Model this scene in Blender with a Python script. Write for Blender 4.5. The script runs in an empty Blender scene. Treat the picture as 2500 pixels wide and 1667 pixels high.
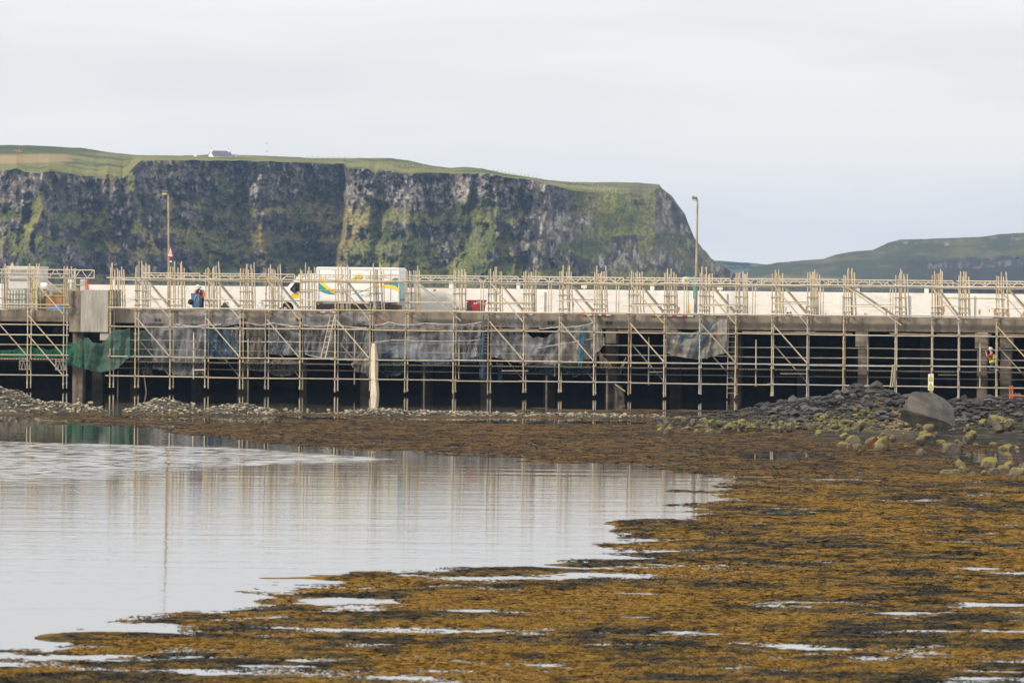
import bpy, bmesh, math, random
import numpy as np
from mathutils import Vector, Matrix
R = math.radians
random.seed(7)
rng = np.random.default_rng(7)
scene = bpy.context.scene
COL = scene.collection

# ------------------------------------------------------------------ camera
F_PX, W_PX, H_PX = 13500.0, 2500.0, 1667.0     # focal length and photo size in photo pixels
CAM_H, PITCH, ROLL = 6.2, math.atan(143.5 / 13500.0), R(0.57)
CAM = Vector((0, 0, CAM_H))
FWD = Vector((0, math.cos(PITCH), -math.sin(PITCH)))
R0 = Vector((1, 0, 0)); U0 = R0.cross(FWD)
RGT = R0 * math.cos(ROLL) + U0 * math.sin(ROLL)
UPV = U0 * math.cos(ROLL) - R0 * math.sin(ROLL)
cd = bpy.data.cameras.new('camera')
cd.sensor_width = 36.0; cd.lens = F_PX / W_PX * 36.0
cd.clip_start = 1.0; cd.clip_end = 60000.0
cd.dof.use_dof = True; cd.dof.focus_distance = 300.0; cd.dof.aperture_fstop = 5.0
cam = bpy.data.objects.new('camera', cd); COL.objects.link(cam)
m = Matrix.Identity(4)
for i in range(3):
    m[i][0] = RGT[i]; m[i][1] = UPV[i]; m[i][2] = -FWD[i]; m[i][3] = CAM[i]
cam.matrix_world = m
scene.camera = cam

# ------------------------------------------------------------------ light and sky
SUN_EL, SUN_FRONT = R(27), R(36)
SUN = Vector((-math.cos(SUN_EL) * math.cos(SUN_FRONT), -math.cos(SUN_EL) * math.sin(SUN_FRONT), math.sin(SUN_EL)))
sl = bpy.data.lights.new('sun', 'SUN'); sl.energy = 3.4; sl.angle = R(9); sl.color = (1.0, 0.90, 0.78)
so = bpy.data.objects.new('sun', sl); COL.objects.link(so)
so.rotation_euler = SUN.to_track_quat('Z', 'Y').to_euler(); so.location = (-200, -100, 200)
world = bpy.data.worlds.new('World'); scene.world = world; world.use_nodes = True
nt = world.node_tree; nt.nodes.clear()
def nn(t, typ, **kw):
    n = t.nodes.new(typ)
    for k, v in kw.items(): setattr(n, k, v)
    return n
out = nn(nt, 'ShaderNodeOutputWorld'); bg = nn(nt, 'ShaderNodeBackground'); bg.inputs[1].default_value = 0.1
sky = nn(nt, 'ShaderNodeTexSky', sky_type='NISHITA'); sky.sun_disc = False
sky.sun_elevation = SUN_EL; sky.sun_rotation = math.atan2(SUN.x, SUN.y) % (2 * math.pi)
tc = nn(nt, 'ShaderNodeTexCoord'); mp = nn(nt, 'ShaderNodeMapping'); mp.inputs['Scale'].default_value = (9, 9, 60)
nz = nn(nt, 'ShaderNodeTexNoise'); nz.inputs['Scale'].default_value = 1.0; nz.inputs['Detail'].default_value = 5
cr = nn(nt, 'ShaderNodeValToRGB')
cr.color_ramp.elements[0].position = .3; cr.color_ramp.elements[0].color = (8.45, 8.42, 8.5, 1)
cr.color_ramp.elements[1].position = .62; cr.color_ramp.elements[1].color = (9.6, 9.5, 9.3, 1)
mx = nn(nt, 'ShaderNodeMix', data_type='RGBA'); mx.inputs[0].default_value = .96
L = nt.links.new
L(tc.outputs['Generated'], mp.inputs[0]); L(mp.outputs[0], nz.inputs['Vector']); L(nz.outputs[0], cr.inputs[0])
se = nn(nt, 'ShaderNodeSeparateXYZ'); L(tc.outputs['Generated'], se.inputs[0])     # an overcast sky is brighter higher up
gr_ = nn(nt, 'ShaderNodeMapRange'); gr_.inputs[1].default_value = .045; gr_.inputs[2].default_value = .09; gr_.inputs[3].default_value = 1.0; gr_.inputs[4].default_value = 1.3; L(se.outputs[2], gr_.inputs[0])
g2_ = nn(nt, 'ShaderNodeMapRange'); g2_.inputs[1].default_value = .1; g2_.inputs[2].default_value = .4; g2_.inputs[3].default_value = 1.0; g2_.inputs[4].default_value = 1.15; L(se.outputs[2], g2_.inputs[0]); gm_ = nn(nt, 'ShaderNodeMath', operation='MULTIPLY'); L(gr_.outputs[0], gm_.inputs[0]); L(g2_.outputs[0], gm_.inputs[1])
vm = nn(nt, 'ShaderNodeVectorMath', operation='SCALE'); L(cr.outputs[0], vm.inputs[0]); L(gm_.outputs[0], vm.inputs['Scale'])
L(sky.outputs[0], mx.inputs[6]); L(vm.outputs[0], mx.inputs[7]); L(mx.outputs[2], bg.inputs[0]); L(bg.outputs[0], out.inputs[0])
scene.view_settings.view_transform = 'Standard'; scene.view_settings.look = 'None'
scene.view_settings.exposure = 0.0; scene.view_settings.gamma = 1.0
scene.render.engine = 'CYCLES'
scene.cycles.max_bounces = 8; scene.cycles.transparent_max_bounces = 24; scene.cycles.use_denoising = True
scene.cycles.volume_bounces = 0

# ------------------------------------------------------------------ measuring: photo pixel <-> place
def ray(x, y): return FWD + RGT * ((x - W_PX / 2) / F_PX) + UPV * ((H_PX / 2 - y) / F_PX)
PSI = R(8.8)
PU = Vector((math.cos(PSI), -math.sin(PSI), 0)); PW = Vector((math.sin(PSI), math.cos(PSI), 0))
P0 = Vector((0, 300, 0))
def PX(x, y, d=0.0):
    """pixel -> (along the pier, into the pier, height) on the plane d metres behind the scaffold front"""
    v = ray(x, y); t = ((P0 - CAM).dot(PW) + d) / v.dot(PW); p = CAM + v * t
    return ((p - P0).dot(PU), d, p.z)
def PW3(a, d, z): return P0 + PU * a + PW * d + Vector((0, 0, z))
def zz(y, x=1600, d=0.0): return PX(x, y, d)[2]
def GP(x, y, z=0.0):
    v = ray(x, y); t = (z - CAM_H) / v.z; return CAM + v * t
def project(X, Y, Z):
    dx, dy, dz = X - CAM.x, Y - CAM.y, Z - CAM.z
    w = dx * FWD.x + dy * FWD.y + dz * FWD.z
    return (W_PX / 2 + F_PX * (dx * RGT.x + dy * RGT.y + dz * RGT.z) / w, H_PX / 2 - F_PX * (dx * UPV.x + dy * UPV.y + dz * UPV.z) / w)

# ------------------------------------------------------------------ noise
def _h(ix, iy, iz, s):
    h = (ix.astype(np.uint32) * np.uint32(374761393) + iy.astype(np.uint32) * np.uint32(668265263) + iz.astype(np.uint32) * np.uint32(2147483647 - 58) + np.uint32(s * 7919 + 13))
    h = (h ^ (h >> np.uint32(13))) * np.uint32(1274126177); h = h ^ (h >> np.uint32(16)); h = h * np.uint32(2246822519)
    return h ^ (h >> np.uint32(15))
def pn(x, y, z=None, s=0):
    x = np.asarray(x, float); y = np.asarray(y, float); z = np.zeros_like(x) + .5 if z is None else np.asarray(z, float)
    xi = np.floor(x).astype(np.int64); yi = np.floor(y).astype(np.int64); zi = np.floor(z).astype(np.int64)
    xf = x - xi; yf = y - yi; zf = z - zi
    u = xf ** 3 * (xf * (xf * 6 - 15) + 10); v = yf ** 3 * (yf * (yf * 6 - 15) + 10); w = zf ** 3 * (zf * (zf * 6 - 15) + 10)
    r = 0
    for a in (0, 1):
        for b in (0, 1):
            for c in (0, 1):
                h = _h(xi + a, yi + b, zi + c, s)
                gx = (h & np.uint32(1023)) / 511.5 - 1; gy = ((h >> np.uint32(10)) & np.uint32(1023)) / 511.5 - 1; gz = ((h >> np.uint32(20)) & np.uint32(1023)) / 511.5 - 1
                r = r + (gx * (xf - a) + gy * (yf - b) + gz * (zf - c)) * np.where(a, u, 1 - u) * np.where(b, v, 1 - v) * np.where(c, w, 1 - w)
    return r * 1.5
def fbm(x, y, z=None, o=4, s=0, g=.5):
    r = 0; a = 1.0; k = 1.0
    for i in range(o):
        r = r + a * pn(x * k, y * k, None if z is None else z * k, s + i * 17); a *= g; k *= 2.03
    return r
def sst(e0, e1, x):
    t = np.clip((x - e0) / (e1 - e0), 0, 1); return t * t * (3 - 2 * t)
def mixc(c0, c1, t): return np.asarray(c0) * (1 - t[..., None]) + np.asarray(c1) * t[..., None]

# ------------------------------------------------------------------ materials
MATS = {}
def mat(name, c1, c2=None, scale=4.0, rough=.7, metal=0.0, bump=0.0, c3=None, s3=.7, stretch=(1, 1, 1), objrand=0.0, lo=.35, hi=.65, alpha=1.0, spec=.5, trans=0.0, lo3=.55, hi3=.72, stretch3=None):
    m = bpy.data.materials.new(name); m.use_nodes = True; t = m.node_tree; b = t.nodes['Principled BSDF']; k = t.links.new
    c2 = c2 or tuple(v * .7 for v in c1)
    tc = nn(t, 'ShaderNodeTexCoord'); mp = nn(t, 'ShaderNodeMapping'); mp.inputs['Scale'].default_value = stretch
    k(tc.outputs['Object'], mp.inputs[0])
    nz = nn(t, 'ShaderNodeTexNoise'); nz.inputs['Scale'].default_value = scale; nz.inputs['Detail'].default_value = 6; nz.inputs['Roughness'].default_value = .62
    k(mp.outputs[0], nz.inputs['Vector'])
    r = nn(t, 'ShaderNodeMapRange'); r.inputs[1].default_value = lo; r.inputs[2].default_value = hi; k(nz.outputs[0], r.inputs[0])
    x = nn(t, 'ShaderNodeMix', data_type='RGBA'); x.inputs[6].default_value = (*c1, 1); x.inputs[7].default_value = (*c2, 1); k(r.outputs[0], x.inputs[0])
    col = x.outputs[2]
    if c3:
        mp3 = nn(t, 'ShaderNodeMapping'); mp3.inputs['Scale'].default_value = stretch3 or stretch; k(tc.outputs['Object'], mp3.inputs[0])
        n3 = nn(t, 'ShaderNodeTexNoise'); n3.inputs['Scale'].default_value = s3; n3.inputs['Detail'].default_value = 7; n3.inputs['Roughness'].default_value = .65; k(mp3.outputs[0], n3.inputs['Vector'])
        r3 = nn(t, 'ShaderNodeMapRange'); r3.inputs[1].default_value = lo3; r3.inputs[2].default_value = hi3; k(n3.outputs[0], r3.inputs[0])
        x3 = nn(t, 'ShaderNodeMix', data_type='RGBA'); x3.inputs[7].default_value = (*c3, 1); k(col, x3.inputs[6]); k(r3.outputs[0], x3.inputs[0]); col = x3.outputs[2]
    if objrand:
        oi = nn(t, 'ShaderNodeObjectInfo'); rr = nn(t, 'ShaderNodeMapRange'); rr.inputs[3].default_value = 1 - objrand; rr.inputs[4].default_value = 1 + objrand * .6
        k(oi.outputs['Random'], rr.inputs[0]); mu = nn(t, 'ShaderNodeVectorMath', operation='SCALE'); k(col, mu.inputs[0]); k(rr.outputs[0], mu.inputs['Scale']); col = mu.outputs[0]
    k(col, b.inputs['Base Color'])
    b.inputs['Roughness'].default_value = rough; b.inputs['Metallic'].default_value = metal; b.inputs['Specular IOR Level'].default_value = spec
    if alpha < 1: b.inputs['Alpha'].default_value = alpha
    if trans: b.inputs['Transmission Weight'].default_value = trans
    if bump:
        bp = nn(t, 'ShaderNodeBump'); bp.inputs['Strength'].default_value = bump; bp.inputs['Distance'].default_value = .02
        k(nz.outputs[0], bp.inputs['Height']); k(bp.outputs[0], b.inputs['Normal'])
    MATS[name] = m; return m
def mat_attr(name, rough=.85, spec=.3, var=.25, scale=3.0, bump=0.0, dist=.1, rand=0.0):
    """base colour from the mesh's own colour attribute, varied by fine noise"""
    m = bpy.data.materials.new(name); m.use_nodes = True; t = m.node_tree; b = t.nodes['Principled BSDF']; k = t.links.new
    at = nn(t, 'ShaderNodeAttribute', attribute_name='Col'); tc = nn(t, 'ShaderNodeTexCoord')
    nz = nn(t, 'ShaderNodeTexNoise'); nz.inputs['Scale'].default_value = scale; nz.inputs['Detail'].default_value = 5; k(tc.outputs['Object'], nz.inputs['Vector'])
    r = nn(t, 'ShaderNodeMapRange'); r.inputs[1].default_value = .3; r.inputs[2].default_value = .7; r.inputs[3].default_value = 1 - var; r.inputs[4].default_value = 1 + var; k(nz.outputs[0], r.inputs[0])
    mu = nn(t, 'ShaderNodeVectorMath', operation='SCALE'); k(at.outputs['Color'], mu.inputs[0]); k(r.outputs[0], mu.inputs['Scale'])
    k(mu.outputs[0], b.inputs['Base Color']); b.inputs['Roughness'].default_value = rough; b.inputs['Specular IOR Level'].default_value = spec
    if bump:
        bp = nn(t, 'ShaderNodeBump'); bp.inputs['Strength'].default_value = bump; bp.inputs['Distance'].default_value = dist
        k(nz.outputs[0], bp.inputs['Height']); k(bp.outputs[0], b.inputs['Normal'])
    return m
def mat_sheet(name, c, alpha, c2=None, a2=None, rough=.35, transl=.5, scale=2.2):
    """thin see-through sheeting: part clear, part milky"""
    m = bpy.data.materials.new(name); m.use_nodes = True; t = m.node_tree; t.nodes.clear(); k = t.links.new
    o = nn(t, 'ShaderNodeOutputMaterial'); tr = nn(t, 'ShaderNodeBsdfTransparent'); pr = nn(t, 'ShaderNodeBsdfPrincipled'); tl = nn(t, 'ShaderNodeBsdfTranslucent')
    tc = nn(t, 'ShaderNodeTexCoord'); nz = nn(t, 'ShaderNodeTexNoise'); nz.inputs['Scale'].default_value = scale; nz.inputs['Detail'].default_value = 3; mp = nn(t, 'ShaderNodeMapping'); mp.inputs['Scale'].default_value = (2.2, 1, .55); k(tc.outputs['Object'], mp.inputs[0]); k(mp.outputs[0], nz.inputs['Vector'])
    r = nn(t, 'ShaderNodeMapRange'); r.inputs[1].default_value = .36; r.inputs[2].default_value = .64; k(nz.outputs[0], r.inputs[0])
    x = nn(t, 'ShaderNodeMix', data_type='RGBA'); x.inputs[6].default_value = (*c, 1); x.inputs[7].default_value = (*(c2 or c), 1); k(r.outputs[0], x.inputs[0])
    ra = nn(t, 'ShaderNodeMapRange'); ra.inputs[1].default_value = .36; ra.inputs[2].default_value = .64; ra.inputs[3].default_value = alpha; ra.inputs[4].default_value = a2 if a2 is not None else alpha; k(nz.outputs[0], ra.inputs[0])
    k(x.outputs[2], pr.inputs['Base Color']); k(x.outputs[2], tl.inputs[0]); pr.inputs['Roughness'].default_value = rough
    m1 = nn(t, 'ShaderNodeMixShader'); m1.inputs[0].default_value = transl; k(pr.outputs[0], m1.inputs[1]); k(tl.outputs[0], m1.inputs[2])
    m2 = nn(t, 'ShaderNodeMixShader'); k(ra.outputs[0], m2.inputs[0]); k(tr.outputs[0], m2.inputs[1]); k(m1.outputs[0], m2.inputs[2]); k(m2.outputs[0], o.inputs[0])
    return m

# ------------------------------------------------------------------ mesh building
class MB:
    def __init__(s): s.v = []; s.f = []; s.m = []; s.sm = []
    def add(s, vs, fs, mi=0, smooth=False):
        n = len(s.v); s.v += [tuple(p) for p in vs]; s.f += [tuple(i + n for i in f) for f in fs]; s.m += [mi] * len(fs); s.sm += [smooth] * len(fs); return s
    def box(s, a0, a1, d0, d1, z0, z1, mi=0, bev=0.0):
        if bev:
            b = bev
            pts = []
            bm = bmesh.new(); bmesh.ops.create_cube(bm, size=1)
            for v in bm.verts: v.co = Vector((a0 + (v.co.x + .5) * (a1 - a0), d0 + (v.co.y + .5) * (d1 - d0), z0 + (v.co.z + .5) * (z1 - z0)))
            bmesh.ops.bevel(bm, geom=bm.edges[:], offset=b, segments=2, affect='EDGES')
            s.bm(bm, mi); return s
        vs = [(a0, d0, z0), (a1, d0, z0), (a1, d1, z0), (a0, d1, z0), (a0, d0, z1), (a1, d0, z1), (a1, d1, z1), (a0, d1, z1)]
        return s.add(vs, [(0, 3, 2, 1), (4, 5, 6, 7), (0, 1, 5, 4), (1, 2, 6, 5), (2, 3, 7, 6), (3, 0, 4, 7)], mi)
    def bm(s, bm, mi=0, smooth=False):
        bm.verts.index_update(); s.add([v.co[:] for v in bm.verts], [[v.index for v in f.verts] for f in bm.faces], mi, smooth); bm.free(); return s
    def path(s, pts, r, n=7, mi=0, cap=True, closed=False):
        pts = [Vector(p) for p in pts]; N = len(pts); rr = r if isinstance(r, (list, tuple)) else [r] * N; vs = []; ref = None
        for i, p in enumerate(pts):
            if closed: t = (pts[(i + 1) % N] - pts[i - 1])
            else: t = (pts[min(i + 1, N - 1)] - pts[max(i - 1, 0)])
            t = t.normalized() if t.length > 1e-9 else Vector((0, 0, 1))
            q = ref if ref is not None and abs(ref.dot(t)) < .95 else (Vector((0, 0, 1)) if abs(t.z) < .9 else Vector((1, 0, 0)))
            e1 = (q - t * q.dot(t)).normalized(); ref = e1; e2 = t.cross(e1)
            for j in range(n):
                a = 2 * math.pi * j / n; vs.append(p + (e1 * math.cos(a) + e2 * math.sin(a)) * rr[i])
        fs = []
        for i in range(N if closed else N - 1):
            for j in range(n):
                i2 = (i + 1) % N; fs.append((i * n + j, i * n + (j + 1) % n, i2 * n + (j + 1) % n, i2 * n + j))
        s.add(vs, fs, mi, True)
        if cap and not closed: s.add(vs[:n], [tuple(range(n))[::-1]], mi); s.add(vs[-n:], [tuple(range(n))], mi)
        return s
    def tube(s, p, q, r, n=7, mi=0): return s.path([p, q], r, n, mi)
    def coupler(s, p, r=.05, h=.09, mi=0):
        p = Vector(p); j = random.uniform(-.015, .015)
        s.box(p.x - r - j, p.x + r + j, p.y - r, p.y + r * .8, p.z - h / 2, p.z + h / 2, mi, .012); return s
    def poly(s, pts, d0, d1, mi=0):
        """closed outline of (along, height) points, extruded from d0 to d1"""
        n = len(pts); ar = sum(pts[i][0] * pts[(i + 1) % n][1] - pts[(i + 1) % n][0] * pts[i][1] for i in range(n))
        if ar < 0: pts = pts[::-1]
        vs = [(a, d0, z) for a, z in pts] + [(a, d1, z) for a, z in pts]
        fs = [tuple(range(n)), tuple(range(2 * n - 1, n - 1, -1))] + [(i + n, (i + 1) % n + n, (i + 1) % n, i) for i in range(n)]
        return s.add(vs, fs, mi)
    def lathe(s, c, prof, axis='z', n=20, mi=0, smooth=True):
        vs = []; N = len(prof)
        for r, h in prof:
            for j in range(n):
                a = 2 * math.pi * j / n; x, y = r * math.cos(a), r * math.sin(a)
                vs.append({'z': (c[0] + x, c[1] + y, c[2] + h), 'y': (c[0] + x, c[1] + h, c[2] - y), 'x': (c[0] + h, c[1] + x, c[2] + y)}[axis])
        fs = [(i * n + j, i * n + (j + 1) % n, (i + 1) * n + (j + 1) % n, (i + 1) * n + j) for i in range(N - 1) for j in range(n)]
        s.add(vs, fs, mi, smooth); s.add(vs[:n], [tuple(range(n))[::-1]], mi); s.add(vs[-n:], [tuple(range(n))], mi); return s
    def mesh(s, name, mats, off=(0, 0, 0)):
        me = bpy.data.meshes.new(name); me.from_pydata([(a - off[0], b - off[1], c - off[2]) for a, b, c in s.v], [], s.f)
        for x in (mats if isinstance(mats, (list, tuple)) else [mats]): me.materials.append(x)
        me.polygons.foreach_set('material_index', s.m); me.polygons.foreach_set('use_smooth', s.sm); me.update(); return me
def tag(o, label=None, cat=None, group=None, kind=None):
    if label: o['label'] = label
    if cat: o['category'] = cat
    if group: o['group'] = group
    if kind: o['kind'] = kind
    return o
BASE = {}
def aged(name, m_):
    """now and then a tube from another batch: darker, rustier or yellower"""
    if name in ('standard', 'upright', 'brace', 'ledger', 'mid_rail', 'cross_tube') and not isinstance(m_, (list, tuple)) and m_.name in ('galvanised_tube', 'pale_galvanised_tube'):
        q = random.random()
        if q < .10: return MATS['weathered_tube']
        if q < .125: return MATS['rusty_tube']
        if q < .23: return MATS['straw_tube']
        if q < .40: return MATS['grey_tube']
    return m_
def thing(name, label, cat, base, group=None, world=False):
    o = bpy.data.objects.new(name, None); COL.objects.link(o); o.empty_display_size = .2
    o.location = base if world else PW3(*base); o.rotation_euler = (0, 0, 0 if world else -PSI); BASE[o] = tuple(base)
    return tag(o, label, cat, group)
def part(name, mb, mats, parent, label=None, kind=None):
    off = BASE[parent]; mats = aged(name, mats); o = bpy.data.objects.new(name, mb if isinstance(mb, bpy.types.Mesh) else mb.mesh(name, mats, off)); COL.objects.link(o); o.parent = parent; BASE[o] = off
    return tag(o, label, None, None, kind)
def solo(name, mb, mats, label, cat, base, group=None, world=False, kind=None):
    o = bpy.data.objects.new(name, mb.mesh(name, mats, base)); COL.objects.link(o)
    o.location = base if world else PW3(*base); o.rotation_euler = (0, 0, 0 if world else -PSI); BASE[o] = tuple(base)
    return tag(o, label, cat, group, kind)
def np_mesh(name, V, Fq, material, col=None, smooth=True, kind=None, tri=False):
    me = bpy.data.meshes.new(name); k = Fq.shape[1]
    me.vertices.add(len(V)); me.vertices.foreach_set('co', np.ascontiguousarray(V, np.float32).ravel())
    me.loops.add(Fq.size); me.loops.foreach_set('vertex_index', np.ascontiguousarray(Fq, np.int32).ravel())
    me.polygons.add(len(Fq)); me.polygons.foreach_set('loop_start', np.arange(0, Fq.size, k, dtype=np.int32))
    me.update(calc_edges=True); me.polygons.foreach_set('use_smooth', np.full(len(Fq), smooth))
    if col is not None:
        a = me.attributes.new('Col', 'FLOAT_COLOR', 'POINT'); c = np.ones((len(V), 4), np.float32); c[:, :3] = col; a.data.foreach_set('color', c.ravel())
    me.materials.append(material); me.update()
    o = bpy.data.objects.new(name, me); COL.objects.link(o)
    if kind: o['kind'] = kind
    return o
def grid_faces(nr, nc):
    i = np.arange(nr - 1)[:, None] * nc + np.arange(nc - 1)[None, :]
    return np.stack([i, i + 1, i + nc + 1, i + nc], -1).reshape(-1, 4)
def text_mb(s, size, a, d, z, mb, mi=0, align='LEFT', slant=0.0):
    cu = bpy.data.curves.new('lettering', 'FONT'); cu.body = s; cu.size = size; cu.align_x = align; cu.resolution_u = 3; cu.extrude = .002; cu.shear = slant
    ob = bpy.data.objects.new('lettering', cu); COL.objects.link(ob)
    me = bpy.data.meshes.new_from_object(ob.evaluated_get(bpy.context.evaluated_depsgraph_get()))
    mb.add([(a + v.co.x, d - v.co.z, z + v.co.y) for v in me.vertices], [tuple(p.vertices) for p in me.polygons], mi)
    bpy.data.objects.remove(ob); bpy.data.curves.remove(cu); bpy.data.meshes.remove(me)
def skin_mesh(name, verts, edges, radii, mats, off, root=0, sub=1):
    me = bpy.data.meshes.new(name); me.from_pydata([tuple(np.array(v) - np.array(off)) for v in verts], edges, []); ob = bpy.data.objects.new(name, me); COL.objects.link(ob)
    ob.modifiers.new('s', 'SKIN'); ly = me.skin_vertices[0].data
    for i, r in enumerate(radii): ly[i].radius = (r, r) if not isinstance(r, tuple) else r; ly[i].use_root = (i == root)
    sb = ob.modifiers.new('d', 'SUBSURF'); sb.levels = sub; sb.render_levels = sub
    res = bpy.data.meshes.new_from_object(ob.evaluated_get(bpy.context.evaluated_depsgraph_get())); bpy.data.objects.remove(ob)
    res.name = name; res.materials.clear()
    for x in mats: res.materials.append(x)
    for p in res.polygons: p.use_smooth = True
    return res
# ------------------------------------------------------------------ setting: far land
def rays_np(x, y):
    a = (x - W_PX / 2) / F_PX; b = (H_PX / 2 - y) / F_PX
    return [FWD[i] + RGT[i] * a + UPV[i] * b for i in range(3)]
def place_np(x, y, Y):
    d = rays_np(x, y); k = Y / d[1]
    return np.stack([CAM.x + d[0] * k, CAM.y + d[1] * k, CAM.z + d[2] * k], -1)
LAND = mat_attr('grass_and_rock', rough=.95, spec=.05, var=.42, scale=.9)
GRASS_A, GRASS_B, GRASS_C = np.array((.135, .135, .040)), np.array((.058, .072, .028)), np.array((.30, .23, .10))
ROCK_A, ROCK_B, ROCK_P = np.array((.044, .041, .043)), np.array((.155, .13, .112)), np.array((.40, .36, .31))

SKY_X = [-400, 0, 100, 200, 280, 340, 440, 500, 600, 680, 760, 850, 950, 1000, 1050, 1100, 1140, 1180, 1220, 1290, 1340, 1400, 1500, 1560, 1610, 1616, 1640, 1655, 1672, 1682, 1695, 1712, 1722, 1735, 1741, 1770, 1800, 1830, 1900]
SKY_Y = [352, 354, 356, 362, 374, 379, 380, 378, 379, 382, 386, 386, 386, 392, 404, 410, 408, 412, 421, 432, 440, 445, 445, 446, 451, 460, 478, 500, 522, 550, 580, 606, 612, 630, 640, 652, 668, 690, 730]
EDGE_X = [-400, 0, 40, 60, 95, 120, 170, 200, 240, 262, 300, 335, 345, 450, 600, 700, 760, 838, 848, 900, 916, 925, 1000, 1040, 1100, 1180, 1225, 1300, 1340, 1400, 1460, 1540, 1570, 1610, 1640, 1672, 1695, 1735, 1800, 1900]
EDGE_Y = [430, 418, 412, 420, 424, 416, 424, 430, 432, 424, 436, 400, 393, 391, 393, 396, 399, 404, 413, 412, 424, 414, 426, 422, 424, 424, 431, 440, 452, 466, 472, 470, 480, 456, 486, 528, 584, 634, 672, 734]
Y0_X = [-400, -100, 60, 105, 125, 200, 330, 355, 480, 600, 640, 760, 812, 836, 846, 870, 905, 925, 945, 1000, 1060, 1100, 1190, 1225, 1240, 1285, 1312, 1326, 1345, 1400, 1500, 1600, 1680, 1740, 1800, 1900]
Y0_Y = [1960, 1930, 1895, 1875, 1892, 1930, 1925, 1945, 1975, 2000, 1990, 2030, 2045, 2050, 1962, 1950, 1947, 1954, 1946, 1940, 1952, 1958, 1940, 1930, 1934, 1940, 1949, 1926, 1924, 1935, 1950, 1990, 2060, 2150, 2250, 2450]
GULLIES = [  # green gullies: pixel line, half width at the two ends
    ([(1226, 446), (1202, 500), (1186, 560), (1150, 620), (1085, 700)], 9, 34), ([(885, 462), (925, 515), (902, 590), (945, 700)], 10, 26), ([(1140, 505), (1168, 560), (1130, 610)], 10, 24), ([(1010, 560), (1030, 620), (985, 700)], 8, 30),
    ([(335, 398), (318, 440), (345, 500), (330, 560)], 14, 10), ([(120, 440), (85, 520), (40, 610)], 9, 16), ([(470, 560), (520, 640), (430, 700)], 8, 26), ([(700, 600), (740, 700)], 8, 24), ([(1240, 560), (1225, 640), (1200, 700)], 8, 22), ([(590, 420), (575, 520), (600, 600)], 7, 9)]
SPURS = [([(1343, 500), (1322, 590), (1308, 700)], 9, 15), ([(846, 520), (832, 600), (826, 700)], 12, 20), ([(648, 520), (640, 600), (655, 700)], 7, 12), ([(100, 430), (96, 520), (70, 600)], 8, 10), ([(1150, 430), (1140, 500)], 8, 6), ([(980, 600), (960, 700)], 6, 12)]
def near_lines(lines, X, Y):
    m_ = np.zeros_like(X)
    for pl, w0, w1 in lines:
        for i in range(len(pl) - 1):
            (ax, ay), (bx_, by) = pl[i], pl[i + 1]; dx, dy = bx_ - ax, by - ay; t = np.clip(((X - ax) * dx + (Y - ay) * dy) / (dx * dx + dy * dy), 0, 1)
            w = w0 + (w1 - w0) * (i + t) / (len(pl) - 1); m_ = np.maximum(m_, np.exp(-((X - ax - t * dx) ** 2 + (Y - ay - t * dy) ** 2) / w ** 2))
    return m_
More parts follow.
